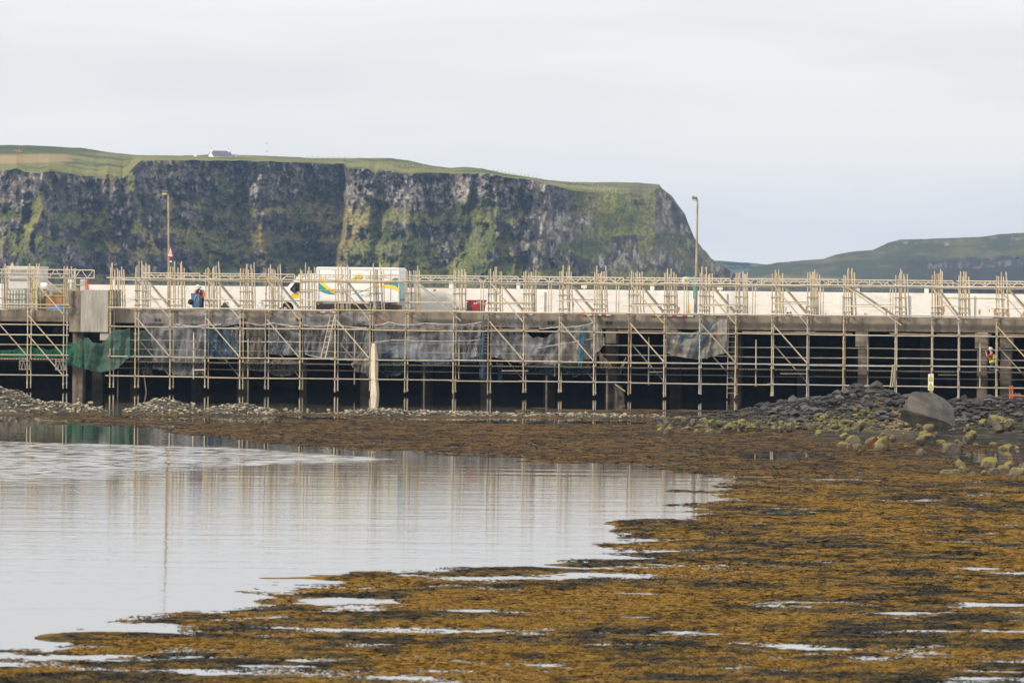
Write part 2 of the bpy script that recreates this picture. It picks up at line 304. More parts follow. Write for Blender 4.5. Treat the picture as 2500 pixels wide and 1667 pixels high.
def build_cliff():
    nx, nf, npl = 1180, 300, 70
    x = np.linspace(-420, 1880, nx)
    ye = np.interp(x, EDGE_X, EDGE_Y) + 2.2 * fbm(x / 28., x * 0 + 3.3, o=4, s=5)
    ys = np.minimum(np.interp(x, SKY_X, SKY_Y) + .7 * fbm(x / 18., x * 0 + 9.3, o=4, s=6), ye - 3)
    yb = 716.0 + (x - 1250) * .00995
    yb = np.maximum(yb, ye + 6)
    v = np.linspace(0, 1, nf)[:, None]
    X = np.broadcast_to(x, (nf, nx)); Yp = yb + (ye - yb) * v
    slant = np.where(X < 1000, 30, np.where(X < 1420, 40, 0)) * (1 - v) * sst(560, 820, X)
    lat = (X - 1250) / F_PX * 1950; hgt = (716 - Yp) / F_PX * 1950
    soft_ = sst(1330, 1480, X)
    Y0 = np.interp(X + slant * .9 + 16 * fbm(hgt / 16, X / 400., o=3, s=14) * (1 - soft_), Y0_X, Y0_Y)
    soft = sst(1330, 1480, X)                                    # right of here a grassy slope takes over
    back = 22 + 95 * soft
    vt = v + .10 * fbm(lat / 30, X * 0 + 1.5, o=3, s=15) + .02 * fbm(lat / 5, hgt / 9, o=3, s=16)                 # tiers of rock between grassy shelves
    shelf = np.exp(-((vt - .63) / .055) ** 2) + .8 * np.exp(-((vt - .40) / .05) ** 2) + .9 * (1 - sst(.10, .30, vt))
    shelf = np.clip(shelf * sst(790, 850, X + slant) * .62 + .35 * shelf, 0, 1) * (1 - .7 * soft) * np.clip(.75 + 1.1 * fbm(lat / 14, hgt / 30, o=2, s=19), .1, 1.2)
    wob = 9 * fbm(lat / 7, hgt / 7, o=3, s=20); gl = near_lines(GULLIES, X + wob, Yp); sp = near_lines(SPURS, X + wob * .7, Yp)
    dv = 1.0 / (nf - 1); tier = np.cumsum(shelf, 0) * dv * 46
    gul = sst(.12, .5, pn(lat / 12 + .5 * pn(hgt / 15, lat / 40, s=18), hgt / 70, s=17)) * (1 - soft)
    butt = 1 - np.abs(pn(lat / 17 + .25 * pn(lat / 9, hgt / 14, s=3), hgt / 120, s=1)) * 2
    col = 1 - np.abs(pn(lat / 4.0, hgt / 40 + .3 * pn(lat / 6, hgt / 6, s=8), s=2)) * 2.2
    led = pn(lat / 60, hgt / 5.5 + .5 * pn(lat / 25, hgt / 9, s=12), s=4)
    fine = fbm(lat / 2.1, hgt / 2.6, o=4, s=21); blk = fbm(lat / 9, hgt / 11, o=3, s=25)
    amp = (1 - .72 * soft)
    amp = amp * (1 - .6 * np.clip(shelf, 0, 1))
    Yd = Y0 + back * v ** 1.15 + tier + 6 * gl - 8 * sp + 5 * gul * sst(0, .3, v) * (1 - sst(.9, 1, v) * .6) - amp * (5.5 * (butt - .3) + 4.2 * (col - .2) + 3.6 * led + 4.4 * fine + 3.0 * blk) * (0.35 + .65 * sst(0, .18, v)) - (1 - v) ** 2.5 * 26 * (1 - .5 * soft)
    Yd += (1 - amp) * 5 * fbm(lat / 22, hgt / 12, o=4, s=31)
    f = place_np(X, Yp, Yd)
    left = 1 - sst(790, 850, X + slant)
    # colour of the ground itself: grass, bare rock, lichen-pale rock
    n1 = fbm(lat / 13, hgt / 9, o=5, s=41); n2 = fbm(lat / 2.4, hgt / 3.4, o=3, s=42); n3 = fbm(lat / 40, hgt / 30, o=3, s=43)
    veg = .22 + .75 * n1 + .3 * n3 + (.62 * shelf + .5 * gul) * (1 - .45 * left) + .75 * gl + .25 * sp - .35 * (led > .12) + .3 * (1 - v) ** 1.6 - .3 * sst(.66, .85, v) * (1 - soft) + .6 * soft
    veg = sst(.30, .60, veg + .42 * n2)
    veg = np.where(X > 1600, veg * .55, veg)
    band = np.exp(-((v - .8) / .13) ** 2) * sst(830, 850, X) * (1 - sst(1230, 1300, X)) * 1.15 + np.exp(-((v - .33) / .1) ** 2) * sst(1430, 1480, X) * (1 - sst(1660, 1700, X)) * 1.1 \
        + np.exp(-((v - .66) / .12) ** 2) * sst(1320, 1345, X) * (1 - sst(1440, 1470, X)) * 1.1 + np.exp(-((v - .8) / .14) ** 2) * left * .12 + np.exp(-((v - .46) / .12) ** 2) * .45 * sst(840, 900, X) * (1 - soft)
    band += sst(1560, 1640, X) * .55 * (v > .6)
    pale = sst(.34, .72, band * .52 + .85 * fbm(lat / 1.3, hgt / 3.6, o=4, s=51, g=.6) + .35 * pn(lat / 4, hgt / 5, s=53))
    veg = veg * (1 - .8 * np.clip(band, 0, 1) * (1 - sst(.0, .5, n1)))
    rock = mixc(ROCK_A, ROCK_B, sst(-.4, .5, n2 + .5 * n1)); rock = mixc(rock, ROCK_P, pale * .62)
    gr = mixc(GRASS_A * 1.1, GRASS_B, sst(-.25, .45, n1 + .4 * n2 - .35 * shelf)); gr = mixc(gr, GRASS_C * .8, np.clip(sst(.15, .7, n3 + .3 * n2) * .6 + .55 * sp, 0, .8)); gr = mixc(gr, np.array((.15, .165, .04)), gl * .6)
    crack = sst(.18, .5, np.abs(pn(lat / 1.9 + .3 * n2, hgt / 9, s=57)) * -1 + .5) * sst(.1, .4, 1 - veg); mic = 1 + .5 * fbm(lat / .8, hgt / .9, o=3, s=58, g=.6)
    c1 = mixc(rock, gr, veg) * np.clip(mic, .45, 1.6)[..., None] * (1 - .35 * crack)[..., None]
    # plateau
    t = np.linspace(0, 1, npl + 1)[1:, None]; X2 = np.broadcast_to(x, (npl, nx)); Y2p = ye + (ys - ye) * t
    run = np.where(x < 320, 330, np.where(x < 1000, 200, 150)) * (1 - .75 * sst(1600, 1680, x))
    lat2 = (X2 - 1250) / F_PX * 2050; dep2 = run * t ** 1.25
    ksm = np.exp(-np.linspace(-2.5, 2.5, 121) ** 2); Ysm = np.convolve(np.pad(Yd[-1], 60, mode='edge'), ksm / ksm.sum(), mode='valid')
    Y2 = Yd[-1] + (Ysm - Yd[-1]) * sst(0, .22, t) + dep2 + 3 * fbm(lat2 / 20, dep2 / 30, o=4, s=61) * t
    p2 = place_np(X2, Y2p, Y2)
    m1 = fbm(lat2 / 26, dep2 / 40, o=5, s=71); m2 = fbm(lat2 / 3, dep2 / 9, o=4, s=72)
    g2 = mixc(GRASS_A * 1.15, GRASS_B * 1.1, sst(-.2, .45, m1 + .35 * m2)); g2 = mixc(g2, GRASS_C * .8, sst(.1, .6, -m1 + .3 * m2) * .55)
    field = sst(375, 381, Y2p - (X2 - 0) * -.01) * (1 - sst(397, 404, Y2p + X2 * .03)) * (1 - sst(150, 200, X2 + 8 * m2)); g2 = mixc(g2, np.array((.30, .21, .10)), field * .85)
    dark = (1 - sst(368, 380, Y2p)) * (1 - sst(255, 300, X2)); g2 = mixc(g2, np.array((.05, .062, .024)), dark * .8)
    crag = sst(.1, .5, m2 + .6 * m1) * sst(1430, 1560, X2); g2 = mixc(g2, ROCK_B, crag * .7)
    # the ground falls away behind the skyline; the foot goes below the sea
    foot = f[0].copy(); foot[:, 2] = -1.5
    bk = p2[-1].copy(); bk[:, 1] += 120; bk[:, 2] = -1.5
    V = np.concatenate([foot[None], f, p2, bk[None]]); C = np.concatenate([c1[:1], c1, g2, g2[-1:]])
    return np_mesh('cliff', V.reshape(-1, 3), grid_faces(V.shape[0], nx), LAND, C.reshape(-1, 3), kind='structure')
build_cliff()

def build_hill(name, sx, sy, ybase, Yn, Yf, x0, x1, nx, nr, seed, rocky=True, rel=6.0, tint=(1, 1, 1)):
    x = np.linspace(x0, x1, nx); ys = np.interp(x, sx, sy) + .6 * fbm(x / 25., x * 0 + seed, o=4, s=seed)
    ybx = np.maximum(ybase + (x - 1250) * .00995, ys + 3); t = np.linspace(0, 1, nr)[:, None]
    X = np.broadcast_to(x, (nr, nx)); Yp = ybx + (ys - ybx) * t
    Y = Yn + (Yf - Yn) * t ** 1.3; lat = (X - 1250) / F_PX * Yn; h = (ybx - Yp) / F_PX * Yn
    n1 = fbm(lat / 45, h / 14 + t * 3, o=5, s=seed + 1); n2 = fbm(lat / 6, h / 4, o=4, s=seed + 2)
    Y = Y + rel * 6 * n1 * t + rel * n2
    gr = mixc(GRASS_A * .8, GRASS_B * .85, sst(-.3, .4, n1 + .35 * n2)); gr = mixc(gr, GRASS_C * .55, sst(.1, .6, -n1 + .4 * n2) * .35)
    if rocky:
        cl = sst(2160, 2330, X + (690 - Yp) * 1.2) * sst(.0, .1, t) * (1 - sst(.57, .66, t + .06 * n2)); Y -= cl * 60
        gr = mixc(gr, np.array((.030, .034, .028)), cl * .95)
        pb = cl * np.exp(-((t - .49) / .07) ** 2) * sst(2240, 2275, X); pale = sst(.35, .8, pb * (.40 + 1.3 * fbm(lat / 3.1, h / 6, o=4, s=seed + 5, g=.65)))
        gr = mixc(gr, ROCK_P * .75, pale * .34)
        top = np.exp(-((t - .9) / .07) ** 2) * sst(2110, 2160, X) * sst(.15, .5, n2); gr = mixc(gr, ROCK_P * .7, top * .7)
        sh = (1 - sst(650, 660, Yp)) * 0; gr = mixc(gr, np.array((.28, .22, .13)), np.exp(-((Yp - 681) / 4.) ** 2) * (1 - sst(2000, 2120, X)) * .8)
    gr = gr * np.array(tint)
    P = place_np(X, Yp, Y); ft = P[0].copy(); ft[:, 2] = -1.5; bk = P[-1].copy(); bk[:, 1] += 400; bk[:, 2] = -1.5
    V = np.concatenate([ft[None], P, bk[None]]); C = np.concatenate([gr[:1], gr, gr[-1:]])
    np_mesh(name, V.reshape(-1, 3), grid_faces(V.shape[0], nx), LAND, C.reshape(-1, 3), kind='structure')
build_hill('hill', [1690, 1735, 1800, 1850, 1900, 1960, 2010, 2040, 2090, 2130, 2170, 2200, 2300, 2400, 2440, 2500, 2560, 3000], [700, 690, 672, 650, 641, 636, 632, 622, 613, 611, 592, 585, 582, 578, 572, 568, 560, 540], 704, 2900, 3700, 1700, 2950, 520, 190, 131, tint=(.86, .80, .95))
build_hill('far_hill', [1500, 1650, 1720, 1755, 1800, 1850, 1900, 2000, 2100], [650, 640, 637, 636, 640, 643, 650, 670, 690], 692, 5600, 5900, 1500, 2100, 120, 24, 211, rocky=False, rel=20)

# ------------------------------------------------------------------ setting: shore
NEAR_X = [-600, 0, 100, 170, 260, 390, 480, 560, 650, 800, 930, 1100, 1320, 1440, 1540, 1640, 1715, 1765, 1815, 1880, 1960, 3000]
NEAR_Y = [1640, 1604, 1575, 1562, 1540, 1505, 1478, 1470, 1452, 1440, 1412, 1400, 1378, 1348, 1308, 1250, 1200, 1165, 1135, 1090, 1045, 1030]
FT_X = [-600, 0, 250, 420, 600, 900, 1200, 1620, 1700, 3000]
FT_Y = [1010, 1013, 1016, 1020, 1022, 1022, 1026, 1029, 1040, 1050]
FB_X = [-600, 0, 200, 320, 420, 520, 660, 800, 1000, 1200, 1400, 1560, 1700, 1800, 3000]
FB_Y = [1022, 1030, 1034, 1042, 1056, 1066, 1085, 1095, 1104, 1114, 1128, 1142, 1158, 1175, 1200]
RIDGES = [  # (distance, half width toward camera, half width away, pixel x, height)
    (257, 5.0, 5.0, [-500, -60, 0, 30, 60, 90, 130, 200, 235, 268, 290, 320, 345, 385, 430, 470, 492, 520, 560, 600, 650, 690, 720, 760, 830, 870, 940, 1000, 1080, 1200, 1400, 1600, 1650, 1700],
                    [1.2, 1.15, 1.0, .85, .68, .5, .48, .3, .2, .02, .02, .2, .42, .62, .5, .2, .06, .22, .4, .42, .25, .06, .1, .08, .08, .20, .26, .22, .16, .14, .13, .09, .03, -.1]),
    (246, 8.0, 8.0, [1560, 1600, 1700, 1800, 1850, 1900, 1950, 2000, 2050, 2090, 2120, 2160, 2200, 2250, 2330, 2420, 2460, 2500, 2600, 3000],
                     [-.1, .16, .34, .55, .72, .92, 1.05, 1.3, 1.55, 1.72, 1.75, 1.55, 1.35, 1.2, 1.1, 1.15, 1.3, 1.3, 1.4, 1.5]),
    (226, 9.0, 9.0, [1860, 1950, 2050, 2200, 2400, 2700, 3000], [-.1, .05, .22, .30, .26, .3, .3]),
]
def shore(X, Y):
    X = np.asarray(X, float); Y = np.asarray(Y, float)
    px, py = project(X, Y, np.zeros_like(X))
    wr = fbm(X / 5.5, Y / 7, o=3, s=301)
    sc = .045 * np.maximum(py - 690, 60) * (1 + 2.0 * np.exp(-((px - 1690) / 210) ** 2) + .5 * np.exp(-((px - 900) / 300) ** 2))
    sn = (py - np.interp(px, NEAR_X, NEAR_Y)) / sc + 1.2 * wr
    sf = np.minimum(py - np.interp(px, FT_X, FT_Y), np.interp(px, FB_X, FB_Y) - py) / 12 + .8 * wr
    s = np.clip(np.maximum(sn, sf), -2, 1.35); fl = sst(1250, 1400, px) * (1 - sst(1850, 1950, px)) * sst(972, 980, py) * (1 - sst(1004, 1012, py)); s = np.maximum(s, fl * .55 - 1.15 * (fl < .01))
    n1 = fbm(X / 2.7, Y / 2.0, o=4, s=311); n2 = fbm(X / .5, Y / .6, o=3, s=315)
    h = -.012 + .025 * s + (.062 * n1 + .022 * fbm(X / 1.1, Y / 1.0, o=2, s=318) + .007 * n2) * sst(-1.35, 0, s) * np.where(sf > sn, .75, 1) + np.where(s < -1.2, -.05, 0)
    h = np.maximum(h, -.3)
    rk = np.zeros_like(h)
    for Yr, w0, w1, kx, kh in RIDGES:
        w = np.where(Y < Yr, w0, w1)
        pr = np.interp(px - (py - 1000) * .01, kx, kh) + np.where(py > 0, .0, 0)
        q = pr * np.exp(-((Y - Yr) / w) ** 2 * 1.6)
        rk = np.maximum(rk, q)
    rk = rk + np.where(rk > .04, (.24 * fbm(X / 1.5, Y / 1.8, o=4, s=321)) * np.minimum(rk / .9 + .08, 1), 0)
    # a shallow pool by the right margin
    pool = np.exp(-(((px - 2480) / 110) ** 2 + ((py - 1116) / 13) ** 2)); pool2 = np.exp(-(((px - 1900) / 70) ** 2 + ((py - 1112) / 8) ** 2))
    h2 = np.where(rk > .04, np.maximum(h, rk - .03), h) - .35 * pool - .16 * pool2
    return h2, np.clip(s, -1, 1.35), rk, n1, n2, px, py
def shore_h(x, y): return float(shore(np.array([x]), np.array([y]))[0][0])
def weed_colour(X, Y, s, far):
    a = fbm(X / 3.2, Y / 3.2, o=3, s=401); b = fbm(X / .5, Y / .6, o=3, s=402); c = fbm(X / .13, Y / .16, o=2, s=403)
    och = np.array((.185, .10, .012)); olv = np.array((.092, .06, .015)); drk = np.array((.026, .022, .014))
    d = fbm(X / 1.6, Y / 1.3, o=3, s=404); r = mixc(och, olv, sst(-.3, .4, a + .7 * b)); r = mixc(r, drk, sst(-.14, .46, .5 * a + .45 * b + .3 * c + .6 * d))
    fc = mixc(np.array((.105, .060, .018)), np.array((.034, .024, .015)), sst(-.3, .4, b + .4 * a)); return mixc(r, fc, far)
SHORE_M = mat_attr('wet_shore', rough=.9, spec=.03, var=.35, scale=9, bump=.5, dist=.03)
def build_ground():
    Ys = [78.0]
    while Ys[-1] < 274: Ys.append(Ys[-1] + max(.07, Ys[-1] ** 2 / 83700 * .85))
    Ys = np.array(Ys); xs = np.concatenate([np.linspace(-2600, -575, 70), np.linspace(-560, 3060, 1120), np.linspace(3075, 5200, 75)])
    Y = np.repeat(Ys[:, None], len(xs), 1); X = (xs[None, :] - 1250) / F_PX * Y
    h, s, rk, n1, n2, px, py = shore(X, Y)
    far = sst(1240, 1080, py)
    wc = weed_colour(X, Y, s, far)
    g = fbm(X / .9, Y / .9, o=4, s=411)
    left = 1 - sst(1500, 1600, px)
    mud = mixc(np.array((.020, .017, .0145)), np.array((.042, .035, .028)), sst(-.3, .4, g)); pebble = mixc(np.array((.035, .032, .028)), np.array((.085, .075, .058)), sst(-.2, .3, g))
    rc = mixc(mud, pebble, left)
    moss = (1 - left) * sst(.15, .5, g + .2 * n1) * (1 - sst(.6, 1.0, rk)) * .35; rc = mixc(rc, np.array((.11, .10, .03)), moss)
    brown = np.exp(-(((px - 2190) / 55) ** 2 + ((py - 1048) / 22) ** 2)); rc = mixc(rc, np.array((.21, .15, .08)), np.clip(brown * (1 + g), 0, .9))
    C = mixc(wc, rc, sst(.04, .12, rk)); C = C * (.55 + .45 * sst(-.02, .03, h))[..., None]
    F = grid_faces(len(Ys), len(xs)); hv = h.ravel()[F].max(1); F = F[hv > -.05]
    V = np.stack([X, Y, h], -1).reshape(-1, 3)
    used = np.zeros(len(V), bool); used[F.ravel()] = True; remap = np.cumsum(used) - 1
    np_mesh('ground', V[used], remap[F], SHORE_M, C.reshape(-1, 3)[used], kind='structure')
build_ground()

def build_weed():
    """loose fronds of wrack lying over the flats and floating at the edge of the water"""
    N = 230000
    Yc = 1 / rng.uniform(1 / 268., 1 / 80., int(N * 1.9)); xc = rng.uniform(-420, 2920, len(Yc)); X = (xc - 1250) / F_PX * Yc
    h, s, rk, n1, n2, px, py = shore(X, Yc)
    keep = (s > -.25) & (rk < .1) & (h > -.024 + .026 * rng.random(len(h))); X, Yc, h, s, px, py = [q[keep][:N] for q in (X, Yc, h, s, px, py)]; N = len(X)
    sc = np.clip(Yc / 120, .75, 1.15); ln = rng.uniform(.07, .30, N) * sc; wd = rng.uniform(.008, .024, N) * sc
    an = pn(X / 3, Yc / 3, s=431) * 3 + rng.normal(0, .6, N) + np.where(rng.random(N) < .5, 0, math.pi)
    lift = rng.uniform(.004, .018, N) * np.clip(Yc / 120, .8, 1.5); zb = np.maximum(h, -.004)
    ks = np.array([-.5, -.17, .17, .5]); V = np.zeros((N, 8, 3), np.float32)
    for i, k in enumerate(ks):
        bend = .25 * ln * k * k * np.sign(rng.random(N) - .5)
        ax = X + np.cos(an) * ln * k - np.sin(an) * bend; ay = Yc + np.sin(an) * ln * k + np.cos(an) * bend
        az = zb + .003 + lift * (1 - (2 * k) ** 2) * rng.uniform(.5, 1, N); w = wd * (.5 if abs(k) > .4 else 1)
        for j, sg in enumerate((-1, 1)):
            V[:, i * 2 + j, 0] = ax - np.sin(an) * w * sg; V[:, i * 2 + j, 1] = ay + np.cos(an) * w * sg; V[:, i * 2 + j, 2] = az + w * sg * .2
    b = np.arange(N)[:, None, None] * 8; q = np.array([[0, 2, 3, 1], [2, 4, 5, 3], [4, 6, 7, 5]])[None]
    far = sst(1240, 1080, py); c = weed_colour(X, Yc, s, far) * rng.uniform(.55, 1.5, N)[:, None]
    return np_mesh('seaweed', V.reshape(-1, 3), (b + q).reshape(-1, 4), mat_attr('wrack', rough=.75, spec=.08, var=.2, scale=14), np.repeat(c, 8, 0), kind='stuff')
build_weed()

# water: one sheet out past the far hills; wind-roughened lanes where the photo has them
def build_water():
    ys = np.concatenate([np.array([-60., 20., 60.]), np.geomspace(78, 166, 130), np.arange(166.6, 212, .1), np.geomspace(212.5, 330, 90), np.array([420., 700., 1500., 4000., 15000.])]); xs = np.concatenate([np.linspace(-9000, -950, 24), np.linspace(-900, 3400, 560), np.linspace(3450, 11500, 24)])
    Y = np.repeat(ys[:, None], len(xs), 1); X = np.where(Y < 78, (xs - 1250) / F_PX * 78 * (1 + (78 - Y) / 40), (xs - 1250) / F_PX * Y); X = np.where(Y > 330, X * (1 + (Y - 330) / 4000), X)
    px, py = project(X, np.maximum(Y, 30), np.zeros_like(X)); w = 5 * pn(X / 9, Y / 14, s=501)
    a = np.interp(px, [-9000, 0, 560, 960, 980, 3400], [1070, 1077, 1092, 1119, 1300, 1300]); bt = np.interp(px, [-900, 0, 450, 560, 700, 900, 960, 980, 3400], [1250, 1230, 1160, 1138, 1131, 1127, 1121, 1190, 1190])
    lane = sst(a - 2, a + 2, py + .25 * w) * (1 - sst(bt - np.interp(px, [0, 450, 560], [90, 45, 5]), bt + 5, py + .4 * w)) * (px < 985)
    wv = lane * (.0105 * pn(X / .85, Y / .40, s=511) + .0045 * pn(X / .45, Y / .21, s=512)); lane = lane * 0
    lane = np.maximum(lane, .12 * sst(1160, 1200, py + w) * (1 - sst(1500, 1600, py))); lane = np.maximum(lane, .05 * sst(1600, 1300, px) * (py < 1012) * (py > 975))
    V = np.stack([X, Y, wv], -1).reshape(-1, 3); c = np.repeat(lane.ravel()[:, None], 3, 1)
    m = bpy.data.materials.new('sea_water'); m.use_nodes = True; t = m.node_tree; b = t.nodes['Principled BSDF']; k = t.links.new
    b.inputs['Base Color'].default_value = (.012, .017, .018, 1); b.inputs['Roughness'].default_value = .02; b.inputs['IOR'].default_value = 1.45
    at = nn(t, 'ShaderNodeAttribute', attribute_name='Col'); g = nn(t, 'ShaderNodeNewGeometry')
    m1 = nn(t, 'ShaderNodeMapping'); m1.inputs['Scale'].default_value = (.8, 1.6, 1); k(g.outputs['Position'], m1.inputs[0])
    n1 = nn(t, 'ShaderNodeTexNoise'); n1.inputs['Scale'].default_value = 1.6; n1.inputs['Detail'].default_value = 3; k(m1.outputs[0], n1.inputs['Vector'])
    m2 = nn(t, 'ShaderNodeMapping'); m2.inputs['Scale'].default_value = (.12, .55, 1); k(g.outputs['Position'], m2.inputs[0])
    n2 = nn(t, 'ShaderNodeTexNoise'); n2.inputs['Scale'].default_value = 1.0; n2.inputs['Detail'].default_value = 3; k(m2.outputs[0], n2.inputs['Vector'])
    am = nn(t, 'ShaderNodeMath', operation='MULTIPLY'); k(n1.outputs[0], am.inputs[0]); 
    lv = nn(t, 'ShaderNodeMapRange'); lv.inputs[3].default_value = .0012; lv.inputs[4].default_value = .03; k(at.outputs['Fac'], lv.inputs[0]); k(lv.outputs[0], am.inputs[1])
    a2 = nn(t, 'ShaderNodeMath', operation='MULTIPLY'); k(n2.outputs[0], a2.inputs[0]); a2.inputs[1].default_value = .009
    ad = nn(t, 'ShaderNodeMath', operation='ADD'); k(am.outputs[0], ad.inputs[0]); k(a2.outputs[0], ad.inputs[1])
    bp = nn(t, 'ShaderNodeBump'); bp.inputs['Strength'].default_value = 1.0; bp.inputs['Distance'].default_value = 1.0; k(ad.outputs[0], bp.inputs['Height']); k(bp.outputs[0], b.inputs['Normal'])
    return np_mesh('water', V, grid_faces(len(ys), len(xs)), m, c, kind='structure')
build_water()
# ------------------------------------------------------------------ the pier
CONC = mat('stained_concrete', (.30, .25, .19), (.17, .145, .11), scale=1.3, rough=.9, bump=.4, c3=(.09, .075, .058), s3=1.1, stretch=(1, 1, .6), stretch3=(1.6, 1, .45))
CONC_D = mat('shade_dark_concrete', (.022, .021, .02), (.010, .010, .010), scale=1.2, rough=.95, spec=.03, bump=.3, c3=(.014, .015, .01))  # weed-blackened concrete, darkened further to carry the shade under the deck
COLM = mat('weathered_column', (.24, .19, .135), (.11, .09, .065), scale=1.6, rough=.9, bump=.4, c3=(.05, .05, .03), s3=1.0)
BLOCKM = mat('pale_cast_concrete', (.40, .37, .32), (.27, .245, .205), scale=1.6, rough=.9, bump=.35, c3=(.15, .125, .095), s3=1.3, stretch=(2.2, 1, .5), stretch3=(2.5, 1, .3), lo3=.52, hi3=.78)
WALLM = mat('old_whitewash', (.84, .80, .735), (.71, .67, .60), scale=3.2, rough=.9, bump=.5, c3=(.54, .49, .42), s3=.9, stretch=(1, 1, 3.2), stretch3=(.8, 1, 2.2), lo3=.50, hi3=.78)
RUST = mat('rust_stain', (.42, .17, .045), (.55, .32, .14), scale=5, rough=.9, stretch=(1, 1, .4))
STEEL = mat('galvanised_tube', (.58, .475, .33), (.42, .345, .24), scale=6, rough=.55, metal=.15, objrand=.22, c3=(.26, .27, .15), s3=1.6, lo3=.6, hi3=.75)
STEELW = mat('pale_galvanised_tube', (.70, .60, .45), (.56, .48, .36), scale=6, rough=.5, metal=.1, objrand=.15)
STEELD = mat('weathered_tube', (.34, .30, .25), (.22, .195, .16), scale=5, rough=.6, metal=.15, objrand=.2)
mat('rusty_tube', (.36, .24, .14), (.24, .16, .10), scale=5, rough=.8); mat('straw_tube', (.57, .46, .26), (.44, .34, .16), scale=5, rough=.6, metal=.1); mat('grey_tube', (.48, .46, .43), (.36, .34, .31), scale=5, rough=.5, metal=.2)
WOOD = mat('scaffold_board', (.42, .33, .215), (.27, .21, .14), scale=3, rough=.85, stretch=(.5, 4, 4), objrand=.25)
WOODD = mat('wet_board', (.17, .14, .10), (.09, .075, .055), scale=3, rough=.8, stretch=(.5, 4, 4))
SHADEC = mat('shaded_column', (.065, .055, .042), (.035, .03, .024), scale=1.6, rough=.95, spec=.05)  # darker column colour, shade deeper under the deck painted in
DARKM = mat('dark_iron', (.05, .045, .042), (.09, .065, .05), scale=4, rough=.6, metal=.3)
ZD = 4.25                                            # road level on the pier
ZB0, ZB1 = zz(803, 1600, 1.0), zz(767.5, 1600, 1.0)  # underside and top of the edge beam
A_L, A_R = PX(-900, 765)[0], PX(3300, 765)[0]
AB0, AB1 = PX(196, 760)[0], PX(264, 760)[0]          # the square block at the left
pier = thing('pier', 'long concrete pier on columns carrying the road behind the scaffolding', 'pier', (0, 1.0, 0))
b = MB()
j = AB1 + .12
while j < A_R:
    e = min(j + 13.4, A_R); b.box(j, e - .03, 1.0, 1.55, ZB0, ZB1, 0, .02); j = e
part('edge_beam', b, CONC, pier)
ZL0, ZL1 = zz(785, 100, 1.0), zz(757, 100, 1.0)
part('edge_beam', MB().box(A_L, AB0 - .05, 1.0, 1.6, ZL0, ZL1, 0, .02), mat('mud_streaked_concrete', (.25, .205, .15), (.13, .105, .075), scale=1.5, rough=.95, bump=.4, c3=(.33, .26, .17), s3=2.0, stretch3=(2.2, 1, .5)), pier, 'mud-streaked brown beam left of the square block')
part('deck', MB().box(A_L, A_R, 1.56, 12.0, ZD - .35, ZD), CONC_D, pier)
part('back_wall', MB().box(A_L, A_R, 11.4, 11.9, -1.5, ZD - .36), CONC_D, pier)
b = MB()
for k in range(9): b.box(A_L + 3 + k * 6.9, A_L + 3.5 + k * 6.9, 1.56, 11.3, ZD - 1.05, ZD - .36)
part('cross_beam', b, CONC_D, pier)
zb_ = zz(811, 230); zt_ = zz(708, 230)
b = MB(); b.box(AB0, AB1, 0.1, 3.2, zb_, zt_, 0, .03); b.box(AB0 + 1.05, AB1, .25, 3.1, zb_ - .45, zb_ + .01, 0, .02)
part('block', b, BLOCKM, pier)
b = MB(); b.box(PX(168, 780, .7)[0], AB0 - .004, .7, 3.0, zz(811, 180), zz(710, 180), 0, .03); part('stained_return', b, CONC, pier)
b = MB()
for i in range(7): b.box(PX(172, 780)[0] + i * .001, AB0 + 1.04, 1.8 + i * .2, 1.9 + i * .2, zb_ - .3, zb_)
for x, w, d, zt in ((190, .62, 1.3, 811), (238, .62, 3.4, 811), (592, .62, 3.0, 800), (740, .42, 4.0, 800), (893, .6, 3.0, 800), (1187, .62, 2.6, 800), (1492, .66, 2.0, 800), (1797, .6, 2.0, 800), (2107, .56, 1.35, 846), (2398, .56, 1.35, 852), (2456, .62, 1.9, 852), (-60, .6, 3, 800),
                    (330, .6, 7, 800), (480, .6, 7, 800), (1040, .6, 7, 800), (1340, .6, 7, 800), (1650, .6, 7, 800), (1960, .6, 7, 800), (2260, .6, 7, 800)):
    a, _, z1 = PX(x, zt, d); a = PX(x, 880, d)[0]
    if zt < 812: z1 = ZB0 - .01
    part('column', MB().box(a - w / 2, a + w / 2, d, d + w, -1.6, z1, 0, .04), COLM if d < 1.95 else SHADEC, pier)
for x0, x1, d, y1 in ((2088, 2119, 1.06, 846), (2380, 2413, 1.06, 851), (2441, 2474, 1.5, 850), (1478, 1504, 1.2, 838)):
    a0, a1 = PX(x0, 830, d)[0], PX(x1, 830, d)[0]
    part('column_head', MB().box(a0, a1, d, d + .9, PX(x0, y1, d)[2], ZB0 - .004, 0, .02), CONC, pier)
for x in (385, 592, 730, 880, 1042, 1345, 1487):                       # paired bearing plates bolted through the beam
    for dx in (-4.5, 4.5):
        b = MB(); a, _, z = PX(x + dx, 788 if x > 800 else 780, .99); b.box(a - .075, a + .075, .93, .995, z - .09, z + .09, 0, .01); b.lathe((a, .93, z), [(.03, -.04), (.03, 0)], 'y', 8); part('bearing_plate', b, DARKM, pier)
BRICKP = mat('raw_brick_patch', (.30, .17, .10), (.22, .12, .08), scale=8)
for x0, x1, y0, y1 in ((905, 950, 779, 786), (1130, 1152, 781, 790), (482, 500, 784, 788)): a0, a1 = PX(x0, y0, .99)[0], PX(x1, y0, .99)[0]; part('patch_repair', MB().box(a0, a1, .975, .996, PX(x0, y1, .99)[2], PX(x0, y0, .99)[2]), BRICKP, pier)

